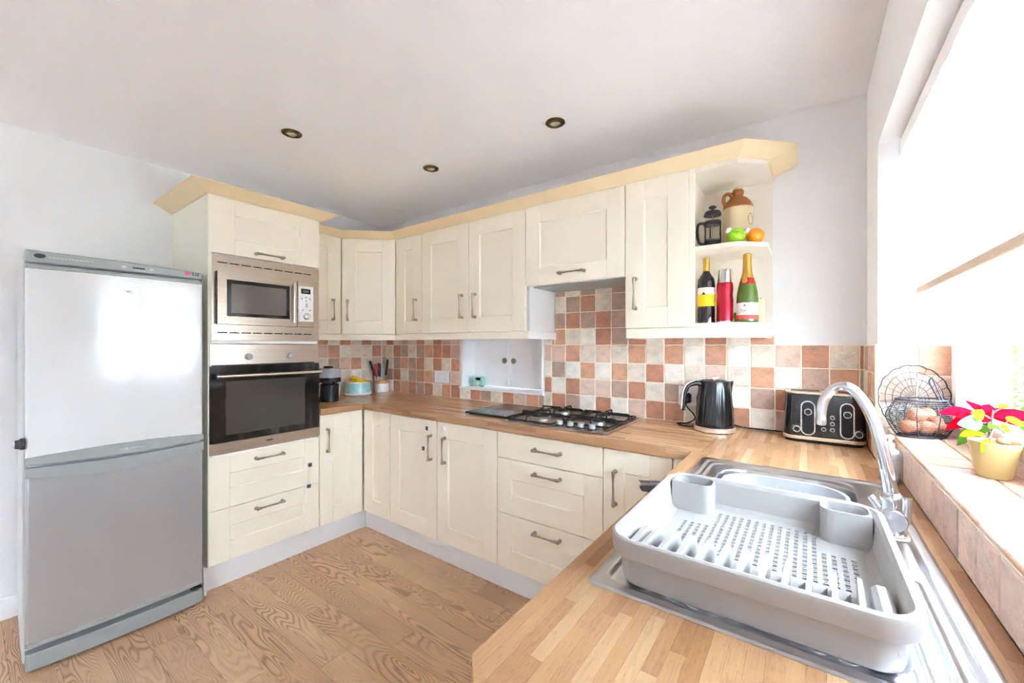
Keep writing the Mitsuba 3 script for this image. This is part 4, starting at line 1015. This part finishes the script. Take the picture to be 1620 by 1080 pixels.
for x in (.0005, .128):
    st = stadium(x, .942, 1.086, .050 if x < .05 else .046)
    lv = part(to, 'lever_frame', on_toaster(st.difference(st.buffer(-.0042)), .010, B0 + .008), 'trim_silver')
    part(lv, 'slot', on_toaster(st.buffer(-.004), .0085, B0 + .008), 'black_matte')
    part(lv, 'lever', xf(lathe([(.0135, 0), (.0135, .014), (.0125, .016), (.0105, .016), (.0105, .0145), (0, .0145)], 24), np.array([[1, 0, 0, x], [0, 0, -1, B0], [0, 1, 0, 1.041], [0, 0, 0, 1.0]])), 'trim_silver', 30)
    part(lv, 'lever_face', xf(lathe([(.0105, .0142), (.0105, .0158)], 24), np.array([[1, 0, 0, x], [0, 0, -1, B0], [0, 1, 0, 1.041], [0, 0, 0, 1.0]])), 'black_plastic')
for x in (-.038, .1635):
    M = np.array([[1, 0, 0, x], [0, 0, -1, B0 + .004], [0, 1, 0, .966], [0, 0, 0, 1.0]])
    if x < 0: M[1, 3] = B0 + .004
    d_ = part(to, 'browning_dial', xf(lathe([(.0135, 0), (.0135, .014), (.0115, .016), (.0095, .0145), (0, .0145)], 24), M), 'trim_silver', 30)
    part(d_, 'dial_face', xf(lathe([(.0098, .0143), (.0098, .0155)], 24), M), 'black_plastic')
    part(d_, 'dial_marks', join([xf(bx(-.0005, .0005, .0165, .0195, 0, .0052), M @ trimesh.transformations.rotation_matrix(a, (0, 0, 1))) for a in np.linspace(-1.9, 1.9, 8)]), 'trim_silver')
for x, z in ((.053, 1.023), (.053, .998), (.053, .973), (.081, 1.023), (.081, .998), (.081, .973)):
    M = np.array([[1, 0, 0, x], [0, 0, -1, B0 + .003], [0, 1, 0, z], [0, 0, 0, 1.0]])
    b_ = part(to, 'button', xf(lathe([(.0085, 0), (.0085, .006), (.0072, .0075), (.006, .0062), (0, .0062)], 20), M), 'trim_silver', 30)
    part(b_, 'button_face', xf(lathe([(.0050, .006), (.0050, .0072)], 16), M), 'black_plastic')
part(to, 'cord', tube(spline([(-.075, 2.235, WT + .012), (-.12, 2.262, WT + .008), (-.20, 2.264, WT + .008), (-.265, 2.263, WT + .010), (-.33, 2.264, WT + .03), (-.40, 2.262, WT + .08), (-.435, 2.250, WT + .118)], 6), .0032, 8), 'black_plastic', 60)

so = thing('soap_dispenser', 'grey soap bottle with a white pump between the tap and the tiled sill', 'soap bottle')
c = (.2005, 1.662, 0)
part(so, 'bottle', lathe([(.020, WT + .0005), (.024, WT + .004), (.024, WT + .082), (.019, WT + .094), (.010, WT + .100)], 28, c), 'soap_grey', 40)
part(so, 'pump', [lathe([(.011, WT + .099), (.011, WT + .114), (.005, WT + .116), (.005, WT + .128), (.010, WT + .129), (.010, WT + .137), (.006, WT + .139)], 20, c), tube([(c[0], c[1], WT + .133), (c[0] - .032, c[1] - .006, WT + .131)], .0045, 8)], 'plastic_white', 40)
part(so, 'label', lathe([(.0243, WT + .030), (.0243, WT + .066)], 28, c), 'fridge_side', 40)

# ------------------------------------------------------------------ child locks on the doors
def pad(k, M, w=.030):
    q = part(k, 'pad', xf(bx(-w / 2, w / 2, 0, .012, -w / 2, w / 2, .003), M), 'plastic_white')
    part(q, 'pad_face', xf(bx(-w / 2 + .003, w / 2 - .003, .0115, .0135, -w / 2 + .003, w / 2 - .003, .001), M), 'pad_grey')
k = thing('child_lock', 'strap child lock with two dark square pads joining the two tower drawers', 'child lock')
pad(k, left_frame(TX + .0005, 1.305, .567)); pad(k, left_frame(TX + .0005, 1.298, .4365))
part(k, 'strap', bx(TX + .004, TX + .006, 1.293, 1.310, .45, .555), 'strap_clear')
k = thing('child_lock', 'square dark child lock pad above the handle of the left base door', 'child lock')
pad(k, back_frame(-1.868, BY - .0005, .814))
k = thing('child_lock', 'square dark child lock pad left of the handle on the left base door', 'child lock')
pad(k, back_frame(-1.900, BY - .0005, .687))
def disc_lock(M, label):
    k = thing('child_lock', label, 'child lock')
    q = part(k, 'disc', xf(lathe([(.0165, 0), (.0165, .006), (.013, .009), (0, .010)], 28), M), 'plastic_white', 40)
    part(q, 'mark', xf(bx(-.003, .003, -.005, .005, .0085, .0105), M), 'fridge_side')
disc_lock(np.array([[1, 0, 0, -1.736], [0, 0, -1, BY], [0, 1, 0, .823], [0, 0, 0, 1.0]]), 'round white child lock at the top of the right base door')
disc_lock(XOUT(TX, 1.437, .562), 'round white child lock below the handle of the narrow base cabinet by the tower')

# ------------------------------------------------------------------ ceiling lights
for x, y, lb_ in ((-2.108, .996, 'brass recessed ceiling downlight nearest the fridge'), (-1.845, 1.692, 'brass recessed ceiling downlight in the middle, nearest the corner'), (-.983, 1.698, 'brass recessed ceiling downlight on the right, before the hob hood')):
    k = thing('ceiling_downlight', lb_, 'ceiling light', 'brass ceiling downlights')
    part(k, 'ring', lathe([(.047, ZC - .0005), (.046, ZC - .004), (.040, ZC - .0065), (.036, ZC - .005), (.035, ZC - .0002)][::-1], 40, (x, y, 0)), 'brass', 40)
    g = part(k, 'gimbal', rot(lathe([(.0345, ZC - .001), (.033, ZC - .0075), (.027, ZC - .009), (.0255, ZC - .004)][::-1], 36, (x, y, 0)), (1, 0, 0), 5, (x, y, ZC - .004)), 'brass', 40)
    part(g, 'lamp', rot(lathe([(.0255, ZC - .0015), (.0255, ZC - .0045), (.018, ZC - .0062), (0, ZC - .0068)][::-1], 32, (x, y, 0)), (1, 0, 0), 5, (x, y, ZC - .004)), 'lamp_glass', 40)

# ------------------------------------------------------------------ roller blind
bl = thing('roller_blind', 'white roller blind pulled halfway down the kitchen window', 'blind')
BX, BYA, BYB, BZ = .292, BLIND_Y0, JAMBY - .025, 1.512
part(bl, 'head_rail', tube([(BX - .004, BYA, 2.014), (BX - .004, BYB, 2.014)], .021, 20), 'blind_roll_shaded', 40)
part(bl, 'front_rail', [bx(BX - .034, BX - .028, BYA, BYB, 1.984, 2.030, .002), bx(BX - .033, BX + .010, BYA, BYB, 1.984, 1.988, .001)], 'frame_white')
for y in (BYA, BYB - .006):
    part(bl, 'end_bracket', bx(BX - .036, BX + .022, y, y + .008, 1.978, 2.040, .004), 'frame_white')
fbp = ([(BX + .012, BYA + .012, BZ), (BX + .012, BYB - .010, BZ), (BX + .012, BYB - .010, 2.01), (BX + .012, BYA + .012, 2.01)], [(0, 1, 2), (0, 2, 3)])
part(bl, 'fabric', fbp, 'blind_fabric')
part(bl, 'bottom_bar', xf(loft([(ring(-.0065, .0065, -.013, .013, .006, 5), 0), (ring(-.0065, .0065, -.013, .013, .006, 5), BYB - BYA - .022)]), np.array([[1, 0, 0, BX + .012], [0, 0, 1, BYA + .012], [0, -1, 0, BZ - .008], [0, 0, 0, 1.0]])), 'blind_bar_backlit', 40)

# ------------------------------------------------------------------ bottles on the lower open shelf
SZ = 1.4182
wn = thing('wine_bottle', 'dark red wine bottle with a yellow label at the left of the lower open shelf', 'bottle')
c = (-.377, 2.03, 0)
part(wn, 'glass', lathe([(.030, SZ), (.0365, SZ + .004), (.0365, SZ + .185), (.034, SZ + .203), (.022, SZ + .222), (.0145, SZ + .236), (.0135, SZ + .250), (.0135, SZ + .285)], 40, c), 'wine_glass', 40)
part(wn, 'capsule', lathe([(.0146, SZ + .240), (.0146, SZ + .280), (.0152, SZ + .282), (.0152, SZ + .294), (.0146, SZ + .300), (0, SZ + .3005)], 28, c), 'gold_foil', 40, label='gold foil capsule')
part(wn, 'label', lathe([(.0369, SZ + .078), (.0369, SZ + .132)], 40, c), 'label_yellow', 60)
part(wn, 'label_top', lathe([(.0369, SZ + .132), (.0369, SZ + .163)], 40, c), 'label_cream', 60)
def on_bottle(m, cc, r, z):
    m = mesh_of(m).subdivide().subdivide(); v = m.vertices; a = -math.pi / 2 - .12 + v[:, 0] / r
    w = np.stack([cc[0] + (r + v[:, 2]) * np.cos(a), cc[1] + (r + v[:, 2]) * np.sin(a), z + v[:, 1]], 1)
    return trimesh.Trimesh(w, m.faces, process=False)
part(wn, 'emblem', on_bottle(ext(Polygon([(-.010, 0), (.011, 0), (.004, .004), (.006, .009), (0, .013), (-.004, .007)]), 0, .0006), c, .0369, SZ + .130), 'ink')
part(wn, 'label_print', on_bottle(join([ext(sbox(-.018, .004 + .006 * k, .018 - .004 * (k % 2), .0055 + .006 * k), 0, .0004) for k in range(5)]), c, .0369, SZ + .084), 'label_ochre')
ff = thing('vacuum_flask', 'metallic red vacuum flask with a steel cup between the two bottles', 'flask')
c = (-.300, 2.03, 0)
part(ff, 'body', lathe([(.030, SZ), (.0335, SZ + .003), (.0335, SZ + .110), (.0318, SZ + .114), (.0318, SZ + .134), (.0335, SZ + .138), (.0335, SZ + .172), (.031, SZ + .180)], 40, c), 'flask_red', 40)
part(ff, 'cup', lathe([(.0305, SZ + .180), (.0300, SZ + .186), (.0260, SZ + .235), (.0245, SZ + .240), (0, SZ + .2405)], 36, c), 'chrome', 40)
part(ff, 'base_band', lathe([(.0338, SZ + .002), (.0338, SZ + .009)], 36, c), 'chrome', 40)
ch = thing('champagne_bottle', 'green champagne bottle with gold foil and a white label on the lower shelf', 'bottle')
c = (-.213, 2.032, 0)
part(ch, 'glass', lathe([(.034, SZ), (.0415, SZ + .005), (.0418, SZ + .095), (.040, SZ + .125), (.034, SZ + .160), (.024, SZ + .195), (.0185, SZ + .215), (.0150, SZ + .262)], 40, c), 'champagne_glass', 40)
part(ch, 'foil', lathe([(.0255, SZ + .193), (.0195, SZ + .215), (.0158, SZ + .262), (.0172, SZ + .266), (.0172, SZ + .282), (.0160, SZ + .286), (.0165, SZ + .297), (.010, SZ + .302), (0, SZ + .303)], 32, c), 'gold_foil', 40, label='gold foil neck')
nl = part(ch, 'neck_label', lathe([(.0330, SZ + .166), (.0255, SZ + .192), (.0232, SZ + .200)], 36, c), 'label_red', 40)
part(nl, 'seal', on_bottle(ext(Polygon(circ(-.004, 0, .011, 20, .013)), 0, .002), c, .0295, SZ + .182), 'gold_foil')
part(ch, 'label', lathe([(.0422, SZ + .032), (.0422, SZ + .085)], 40, c), 'label_white', 60)
part(ch, 'label_strip', lathe([(.0421, SZ + .014), (.0421, SZ + .032)], 40, c), 'label_pink', 60)
part(ch, 'label_mark', on_bottle(ext(Polygon(circ(0, 0, .004, 14)), 0, .0006), c, .0423, SZ + .072), 'label_red')
part(ch, 'label_print', on_bottle(join([ext(sbox(-.020, .006 * k, .020 - .006 * (k % 2), .0012 + .006 * k), 0, .0004) for k in range(3)]), c, .0423, SZ + .042), 'ink')
lm = thing('lime_figure', 'small lime green ornament half hidden between the flask and the champagne bottle', 'ornament')
part(lm, 'body', lathe([(.012, SZ), (.016, SZ + .004), (.012, SZ + .022), (.017, SZ + .036), (.013, SZ + .050), (0, SZ + .056)], 20, (-.262, 2.115, 0)), 'lime', 40)
cd = thing('candle', 'pale yellow candle half hidden behind the champagne bottle', 'candle')
part(cd, 'wax', lathe([(.0145, SZ), (.0155, SZ + .002), (.0152, SZ + .100), (.012, SZ + .104), (0, SZ + .103)], 24, (-.167, 2.085, 0)), 'wax', 40)
part(cd, 'wick', tube([(-.167, 2.085, SZ + .102), (-.1665, 2.085, SZ + .112)], .001, 6), 'black_matte')

# ---- on the upper open shelf
UZ = 1.7582
jg = thing('stoneware_jug', 'brown and cream stoneware flagon with a loop handle on the upper open shelf', 'jug')
c = np.array((-.262, 2.135, 0))
jb = [(.056, UZ), (.061, UZ + .004), (.062, UZ + .020), (.062, UZ + .192)]
js = [(.0621, UZ + .190), (.0600, UZ + .206), (.050, UZ + .224), (.036, UZ + .240), (.024, UZ + .248), (.0205, UZ + .254), (.024, UZ + .260), (.0255, UZ + .268), (.0235, UZ + .276), (.0215, UZ + .279)]
part(jg, 'body', lathe(jb, 48, c), 'stone_cream', 50)
part(jg, 'shoulder', lathe(js, 48, c), 'stone_brown', 50, label='brown glazed shoulder and neck')
part(jg, 'stopper', lathe([(.0205, UZ + .276), (.0205, UZ + .288), (.018, UZ + .290), (0, UZ + .290)], 28, c), 'stone_cork', 40)
hp = spline([c + RV * -.053 + (0, 0, UZ + .200), c + RV * -.066 + (0, 0, UZ + .226), c + RV * -.062 + (0, 0, UZ + .252), c + RV * -.045 + (0, 0, UZ + .262), c + RV * -.030 + (0, 0, UZ + .254), c + RV * -.027 + (0, 0, UZ + .243)], 6)
part(jg, 'handle', tube(hp, .0082, 12), 'stone_brown', 60)
part(jg, 'stamp', on_bottle(ext(Polygon(circ(0, 0, .016, 24, .026)).difference(Polygon(circ(0, 0, .0145, 24, .0242))), 0, .0005), (c[0], c[1]), .0621, UZ + .13).apply_transform(trimesh.transformations.rotation_matrix(math.radians(68), (0, 0, 1), c)), 'ink')
fp = thing('french_press', 'black framed glass coffee press on the upper open shelf', 'coffee press')
c = np.array((-.352, 2.035, 0))
gl = lathe([(.0325, UZ + .006), (.0335, UZ + .010), (.0335, UZ + .155)], 36, c)
part(fp, 'beaker', gl, 'thin_glass', 40)
part(fp, 'frame_base', lathe([(.034, UZ), (.0362, UZ + .003), (.0362, UZ + .034), (.0345, UZ + .036)], 36, c), 'black_plastic', 40)
part(fp, 'frame_band', lathe([(.0342, UZ + .108), (.0362, UZ + .110), (.0362, UZ + .124), (.0342, UZ + .126)], 36, c), 'black_plastic', 40)
part(fp, 'frame_strut', [tube([c + np.array((.0352 * math.cos(a), .0352 * math.sin(a), UZ + .03)), c + np.array((.0352 * math.cos(a), .0352 * math.sin(a), UZ + .112))], .0032, 8) for a in (-.25, 2.0, 3.9)], 'black_plastic', 50)
part(fp, 'lid', lathe([(.0362, UZ + .152), (.0365, UZ + .160), (.030, UZ + .172), (.012, UZ + .177), (.004, UZ + .179), (.004, UZ + .186), (.016, UZ + .187), (.0165, UZ + .192), (.011, UZ + .197), (0, UZ + .198)], 36, c), 'black_plastic', 40)
part(fp, 'plunger', [tube([c + (0, 0, UZ + .04), c + (0, 0, UZ + .185)], .002, 8), lathe([(.0325, UZ + .04), (.0325, UZ + .044), (0, UZ + .045)], 30, c)], 'nickel', 40)
hp = spline([c + RV * -.035 + (0, 0, UZ + .117), c + RV * -.058 + (0, 0, UZ + .116), c + RV * -.068 + (0, 0, UZ + .098), c + RV * -.068 + (0, 0, UZ + .055), c + RV * -.058 + (0, 0, UZ + .028), c + RV * -.034 + (0, 0, UZ + .016)], 6)
part(fp, 'handle', tube(hp, .0062, 10), 'black_plastic', 60)
for nm, lb_, x, y, m_ in (('green', 'round glossy green ornament with a white cap on the upper open shelf', -.250, 1.985, 'lime'), ('orange', 'round glossy orange ornament with a white cap on the upper open shelf', -.184, 2.036, 'orange_gloss')):
    k = thing('ornament', lb_, 'ornament')
    part(k, 'body', sphere((x, y, UZ + .0335), .0335, 3, (1.05, 1.05, 1)), m_, True)
    d = np.array((-.70, -.28, .62)); d /= np.linalg.norm(d); p = np.array((x, y, UZ + .034))
    part(k, 'cap', tube([p + d * .029, p + d * .038, p + d * .044, p + d * .049], [.008, .0145, .0140, .006], 14), 'plastic_white', 60)

# ------------------------------------------------------------------ window sill
SZ2 = SILLZ + .0008
bk = thing('egg_basket', 'black wire egg basket shaped like a hen on the tiled sill', 'basket')
c = np.array((.298, 1.842, 0)); W = .0012
def ell(a, b, z, n=40, sh=0.0):
    t = np.linspace(0, 2 * math.pi, n + 1); return [c + RV * (a * math.cos(u) + sh) + FV * (b * math.sin(u)) + np.array((0, 0, z)) for u in t]
zz = np.linspace(.010, .118, 19)
def half(z):
    t = (z - .010) / .108; return .072 + .034 * math.sin(min(1, t * 1.5 + .1) * math.pi / 2) - .045 * max(0, t - .55) ** 1.4 * 2
part(bk, 'wire_ring', join([tube(ell(half(z), half(z) * .56, SZ2 + z), .0008, 5, False) for z in zz]), 'wire', stuff=True)
for s in range(10):
    u = s * 2 * math.pi / 10 + .3
    part(bk, 'rib', tube([c + RV * half(z) * math.cos(u) + FV * half(z) * .56 * math.sin(u) + np.array((0, 0, SZ2 + z)) for z in np.linspace(.004, .122, 12)], .0014, 6), 'wire')
part(bk, 'base_dish', [tube(ell(.070, .040, SZ2 + .004), .003, 6, False), lathe([(.01, SZ2 + .002), (.066, SZ2 + .003), (.01, SZ2 + .004)], 24, (0, 0, 0)).apply_transform(frame(c, RV, FV) @ np.diag([1, .57, 1, 1]))], 'wire')
part(bk, 'rim', tube(ell(half(.118), half(.118) * .56, SZ2 + .121), .0022, 6, False), 'wire')
part(bk, 'handle', tube(spline([c + RV * .028 + FV * -.03 + (0, 0, SZ2 + .118), c + RV * .026 + (0, 0, SZ2 + .172), c + RV * .034 + (0, 0, SZ2 + .188), c + RV * .044 + (0, 0, SZ2 + .168), c + RV * .048 + FV * -.02 + (0, 0, SZ2 + .118)], 6), .0024, 6), 'wire')
part(bk, 'tail', [tube(spline([c + RV * (.05 + .004 * k) + FV * (-.02 + .006 * k) + (0, 0, SZ2 + .122), c + RV * (.085 + .002 * k) + FV * (-.02 + .006 * k) + (0, 0, SZ2 + .104 - .002 * k), c + RV * .102 + FV * (-.015 + .005 * k) + (0, 0, SZ2 + .075)], 4), .0012, 5) for k in range(7)], 'wire')
egg_m = trimesh.creation.icosphere(3, 1.0); ev = egg_m.vertices; ev *= np.array((.0215, .0215, .027)); ev[:, :2] *= (1 - .16 * ev[:, 2:] / .027)
for dx, dy, dz, ax, ang, lb_ in ((-.045, -.005, .034, 1, 80, 'brown egg at the left end of the wire basket'), (-.006, -.022, .034, 1, 95, 'brown egg at the bottom front of the wire basket'), (.040, -.012, .033, 0, 70, 'brown egg at the bottom right of the wire basket'),
        (-.012, .020, .034, 1, 60, 'brown egg at the back of the wire basket, half hidden'), (-.022, -.008, .072, 1, 85, 'large brown egg on top of the pile in the wire basket'), (.024, .006, .070, 0, 80, 'brown egg on top at the right of the wire basket'), (.054, .010, .040, 1, 20, 'pale brown egg at the right end of the wire basket')):
    k = thing('egg', lb_, 'egg', 'eggs in the wire basket')
    m = rot(egg_m, (0, 1, 0) if ax == 1 else (1, 0, 0), ang)
    put(k, mv(m, *(c + RV * dx + FV * dy + np.array((0, 0, SZ2 + dz)))), 'egg_brown', True)
wd = thing('wire_dish', 'black wire dish with a scalloped rim standing on edge behind the egg basket', 'wire dish')
c2 = np.array((.292, 1.930, SZ2 + .113))
def dish(t, s): return c2 + np.array((s * .088 * math.cos(t), -.018 * (1 - s) * 1.5 + .010 * s * math.sin(t), s * .110 * math.sin(t)))
t_ = np.linspace(0, 2 * math.pi, 145)
part(wd, 'rim', tube([dish(t, 1 + .035 * abs(math.sin(t * 8))) for t in t_], .0018, 6, False), 'wire')
for s in (.82, .62, .40):
    part(wd, 'hoop', tube([dish(t, s) for t in t_[::3]], .0011, 5, False), 'wire')
for i in range(24):
    t = (i + .5) * 2 * math.pi / 24
    part(wd, 'spoke', tube([dish(t, s) for s in (.12, .5, 1.0)], .0008, 5), 'wire')

def leaf(base, d, up, L, W_, fold=.25, droop=.3, n=9, wavy=0.0, tip=1.0):
    d = np.asarray(d, float) / np.linalg.norm(d); s = np.cross(d, up); s /= np.linalg.norm(s); u = np.cross(s, d)
    v = []
    for i in range(n + 1):
        t = i / n; w = W_ / 2 * (math.sin(math.pi * min(1, t ** .75 * tip)) ** .85 if t < 1 else 0.0) + .0004
        o = np.asarray(base) + d * L * t - np.array((0, 0, 1.0)) * droop * L * t * t
        for q in (-1, -.5, 0, .5, 1):
            v.append(o + s * w * q + u * (abs(q) * w * fold + wavy * L * math.sin(t * 9 + q * 3) * abs(q)))
    f = []
    for i in range(n):
        for j in range(4):
            a = i * 5 + j; f += [(a, a + 1, a + 6), (a, a + 6, a + 5)]
    return (np.array(v), np.array(f))
# ---- plant in the mustard pot
pt = thing('potted_plant', 'leafy cutting in a mustard yellow pot on the tiled sill', 'potted plant')
c = np.array((.338, 1.372, 0)); PZ = SZ2
part(pt, 'pot', lathe([(.0255, PZ), (.0275, PZ + .002), (.0410, PZ + .077), (.0420, PZ + .079), (.0410, PZ + .0805), (.0390, PZ + .079), (.0365, PZ + .066), (0, PZ + .066)], 44, c), 'pot_mustard', 40)
part(pt, 'soil', lathe([(.0370, PZ + .0665), (.03, PZ + .0685), (0, PZ + .070)], 30, c), 'soil')
part(pt, 'pebble', sphere(c + RV * .020 + FV * .0 + (0, 0, PZ + .080), .010, 2, (1.1, 1, .8)), 'stone_tan', True)
st = lambda a, b, h: c + RV * a + FV * b + np.array((0, 0, PZ + h))
part(pt, 'stem', tube(spline([st(-.006, 0, .066), st(-.010, 0, .090), st(-.004, 0, .108), st(-.003, .002, .128), st(-.001, .002, .150)], 5), np.linspace(.0028, .0014, 21), 8), 'stem', 60)
for p in ((st(-.009, 0, .088), st(-.036, -.005, .100)), (st(-.006, 0, .104), st(-.034, .0, .118)), (st(-.005, 0, .106), st(.036, .006, .122)), (st(-.006, 0, .100), st(.040, -.004, .112)), (st(-.003, 0, .128), st(-.022, .004, .138)), (st(-.002, .002, .140), st(.022, .006, .152)), (st(-.001, .002, .146), st(.014, -.008, .158)), (st(-.007, 0, .095), st(-.030, -.012, .084))):
    part(pt, 'stalk', tube([p[0], (p[0] + p[1]) / 2 + (0, 0, .002), p[1]], .0011, 6), 'stem_red', 60)
zup = np.array((0, 0, 1.0)); cam_ = -FV
for base, d, up, L, W_, m_ in ((st(-.026, .0, .120), RV * -1 + zup * .10, cam_ + zup * .3, .058, .034, 'leaf_teal'), (st(-.020, .004, .130), RV * -.7 + zup * .5, cam_ + zup * .2, .034, .030, 'leaf_lime'), (st(-.034, -.006, .100), RV * -1 - zup * .02, zup + cam_ * .5, .050, .024, 'leaf_yellow'),
        (st(-.026, -.012, .086), RV * -.4 - zup * .6, cam_ + zup * .2, .030, .026, 'leaf_lime'), (st(.004, -.004, .116), RV * -1 + cam_ * .3, zup + cam_ * .3, .034, .018, 'leaf_green'), (st(.036, .006, .124), RV * 1 - zup * .12, cam_ * .6 + zup, .060, .036, 'leaf_lime'), (st(.060, .002, .110), RV * 1 - zup * .1, cam_ + zup * .6, .050, .034, 'leaf_green'),
        (st(.020, .006, .112), RV * .9 - zup * .3, cam_ + zup * .4, .026, .018, 'leaf_yellow'), (st(.020, .008, .154), RV * .8 + zup * .3, cam_ * .6 + zup, .024, .016, 'leaf_lime')):
    part(pt, 'leaf', leaf(base, d, up, L, W_, .18, .12, wavy=.02), m_, True)
# ---- red poinsettia behind the pot
pn = thing('poinsettia', 'red poinsettia on the window sill behind the mustard pot', 'plant')
c = np.array((.352, 1.478, 0))
part(pn, 'pot', lathe([(.020, SZ2), (.0225, SZ2 + .002), (.028, SZ2 + .050), (.0275, SZ2 + .052), (.025, SZ2 + .048), (0, SZ2 + .046)], 28, c), 'pot_mustard', 40)
part(pn, 'stem', tube(spline([c + (0, 0, SZ2 + .046), c + (.004, -.002, SZ2 + .08), c + (-.002, -.004, SZ2 + .122)], 5), .003, 8), 'stem', 60)
hub = c + np.array((-.002, -.004, SZ2 + .122))
for i, (a, el, L) in enumerate(((3.02, .16, .105), (2.45, .05, .095), (3.55, .10, .09), (.05, .10, .10), (-.35, -.04, .12), (.55, .18, .095), (-.15, -.18, .12), (1.4, .35, .07), (4.6, .30, .065), (-.8, .12, .08), (2.9, -.28, .085), (.9, .42, .06))):
    d = RV * math.cos(a) + FV * math.sin(a) * .55 + zup * el
    if i in (1, 5): d = RV * math.cos(a) * 1.2 + cam_ * .5 + zup * el
    part(pn, 'bract', leaf(hub + d * .006, d, zup + cam_ * .55, L, L * .44, .22, .10, wavy=.01), 'bract_red', True)
for i, (a, el, L) in enumerate(((3.1, -.55, .085), (.2, -.5, .075), (3.8, -.7, .06))):
    d = RV * math.cos(a) + cam_ * .3 * math.sin(a) + zup * el
    part(pn, 'leaf', leaf(c + (0, 0, SZ2 + .105), d, zup + cam_ * .5, L, L * .4, .2, .15), 'leaf_green', True)
part(pn, 'flower_bead', join([sphere(hub + np.array((.006 * math.cos(k * 2.4), .006 * math.sin(k * 2.4), .006 + .001 * (k % 3))), .003, 1) for k in range(7)]), 'leaf_yellow', True, stuff=True)

# ------------------------------------------------------------------ outside the window
struct('garden_paving', bx(.52, 14, -8, 16, -.25, -.15), 'paving', 'pale garden paving outside')
fn = thing('garden_fence', 'pale timber garden fence beyond the window', 'fence')
for i in range(30):
    part(fn, 'board', bx(.9 + i * .15, .9 + i * .15 + .138, 8.0, 8.02, -.15, 1.55 + .01 * R.random(), .004), 'fence_wood')
part(fn, 'rail', [bx(.9, 5.4, 8.02, 8.06, z, z + .08) for z in (.1, 1.2)], 'fence_wood')
for x, y, h, rad, lb_ in ((1.35, 5.6, 1.35, .5, 'leafy green shrub beyond the window in front of the fence'), (2.75, 7.0, 2.2, .62, 'taller pale green shrub at the right beyond the window')):
    sh = thing('garden_shrub', lb_, 'shrub')
    part(sh, 'trunk', tube([(x, y, -.15), (x + .02, y, .3), (x, y + .02, h * .6)], [.03, .025, .015], 7), 'stem')
    ms = []
    for k in range(900):
        p = np.array((R.gauss(0, 1), R.gauss(0, 1), R.gauss(0, 1))); p *= rad * R.uniform(.55, 1.0) / np.linalg.norm(p)
        q = np.array((x, y, h * .62)) + p * np.array((1, 1, h * .55 / rad))
        if q[2] < .05: continue
        d = np.array((R.gauss(0, 1), R.gauss(0, 1), R.gauss(0, .6)))
        ms.append(leaf(q, d, np.array((R.gauss(0, .3), R.gauss(0, .3), 1)), R.uniform(.06, .1), R.uniform(.03, .05), .2, .2, 3))
    part(sh, 'foliage', join(ms), 'leaf_green' if h < 2 else 'leaf_lime', stuff=True)
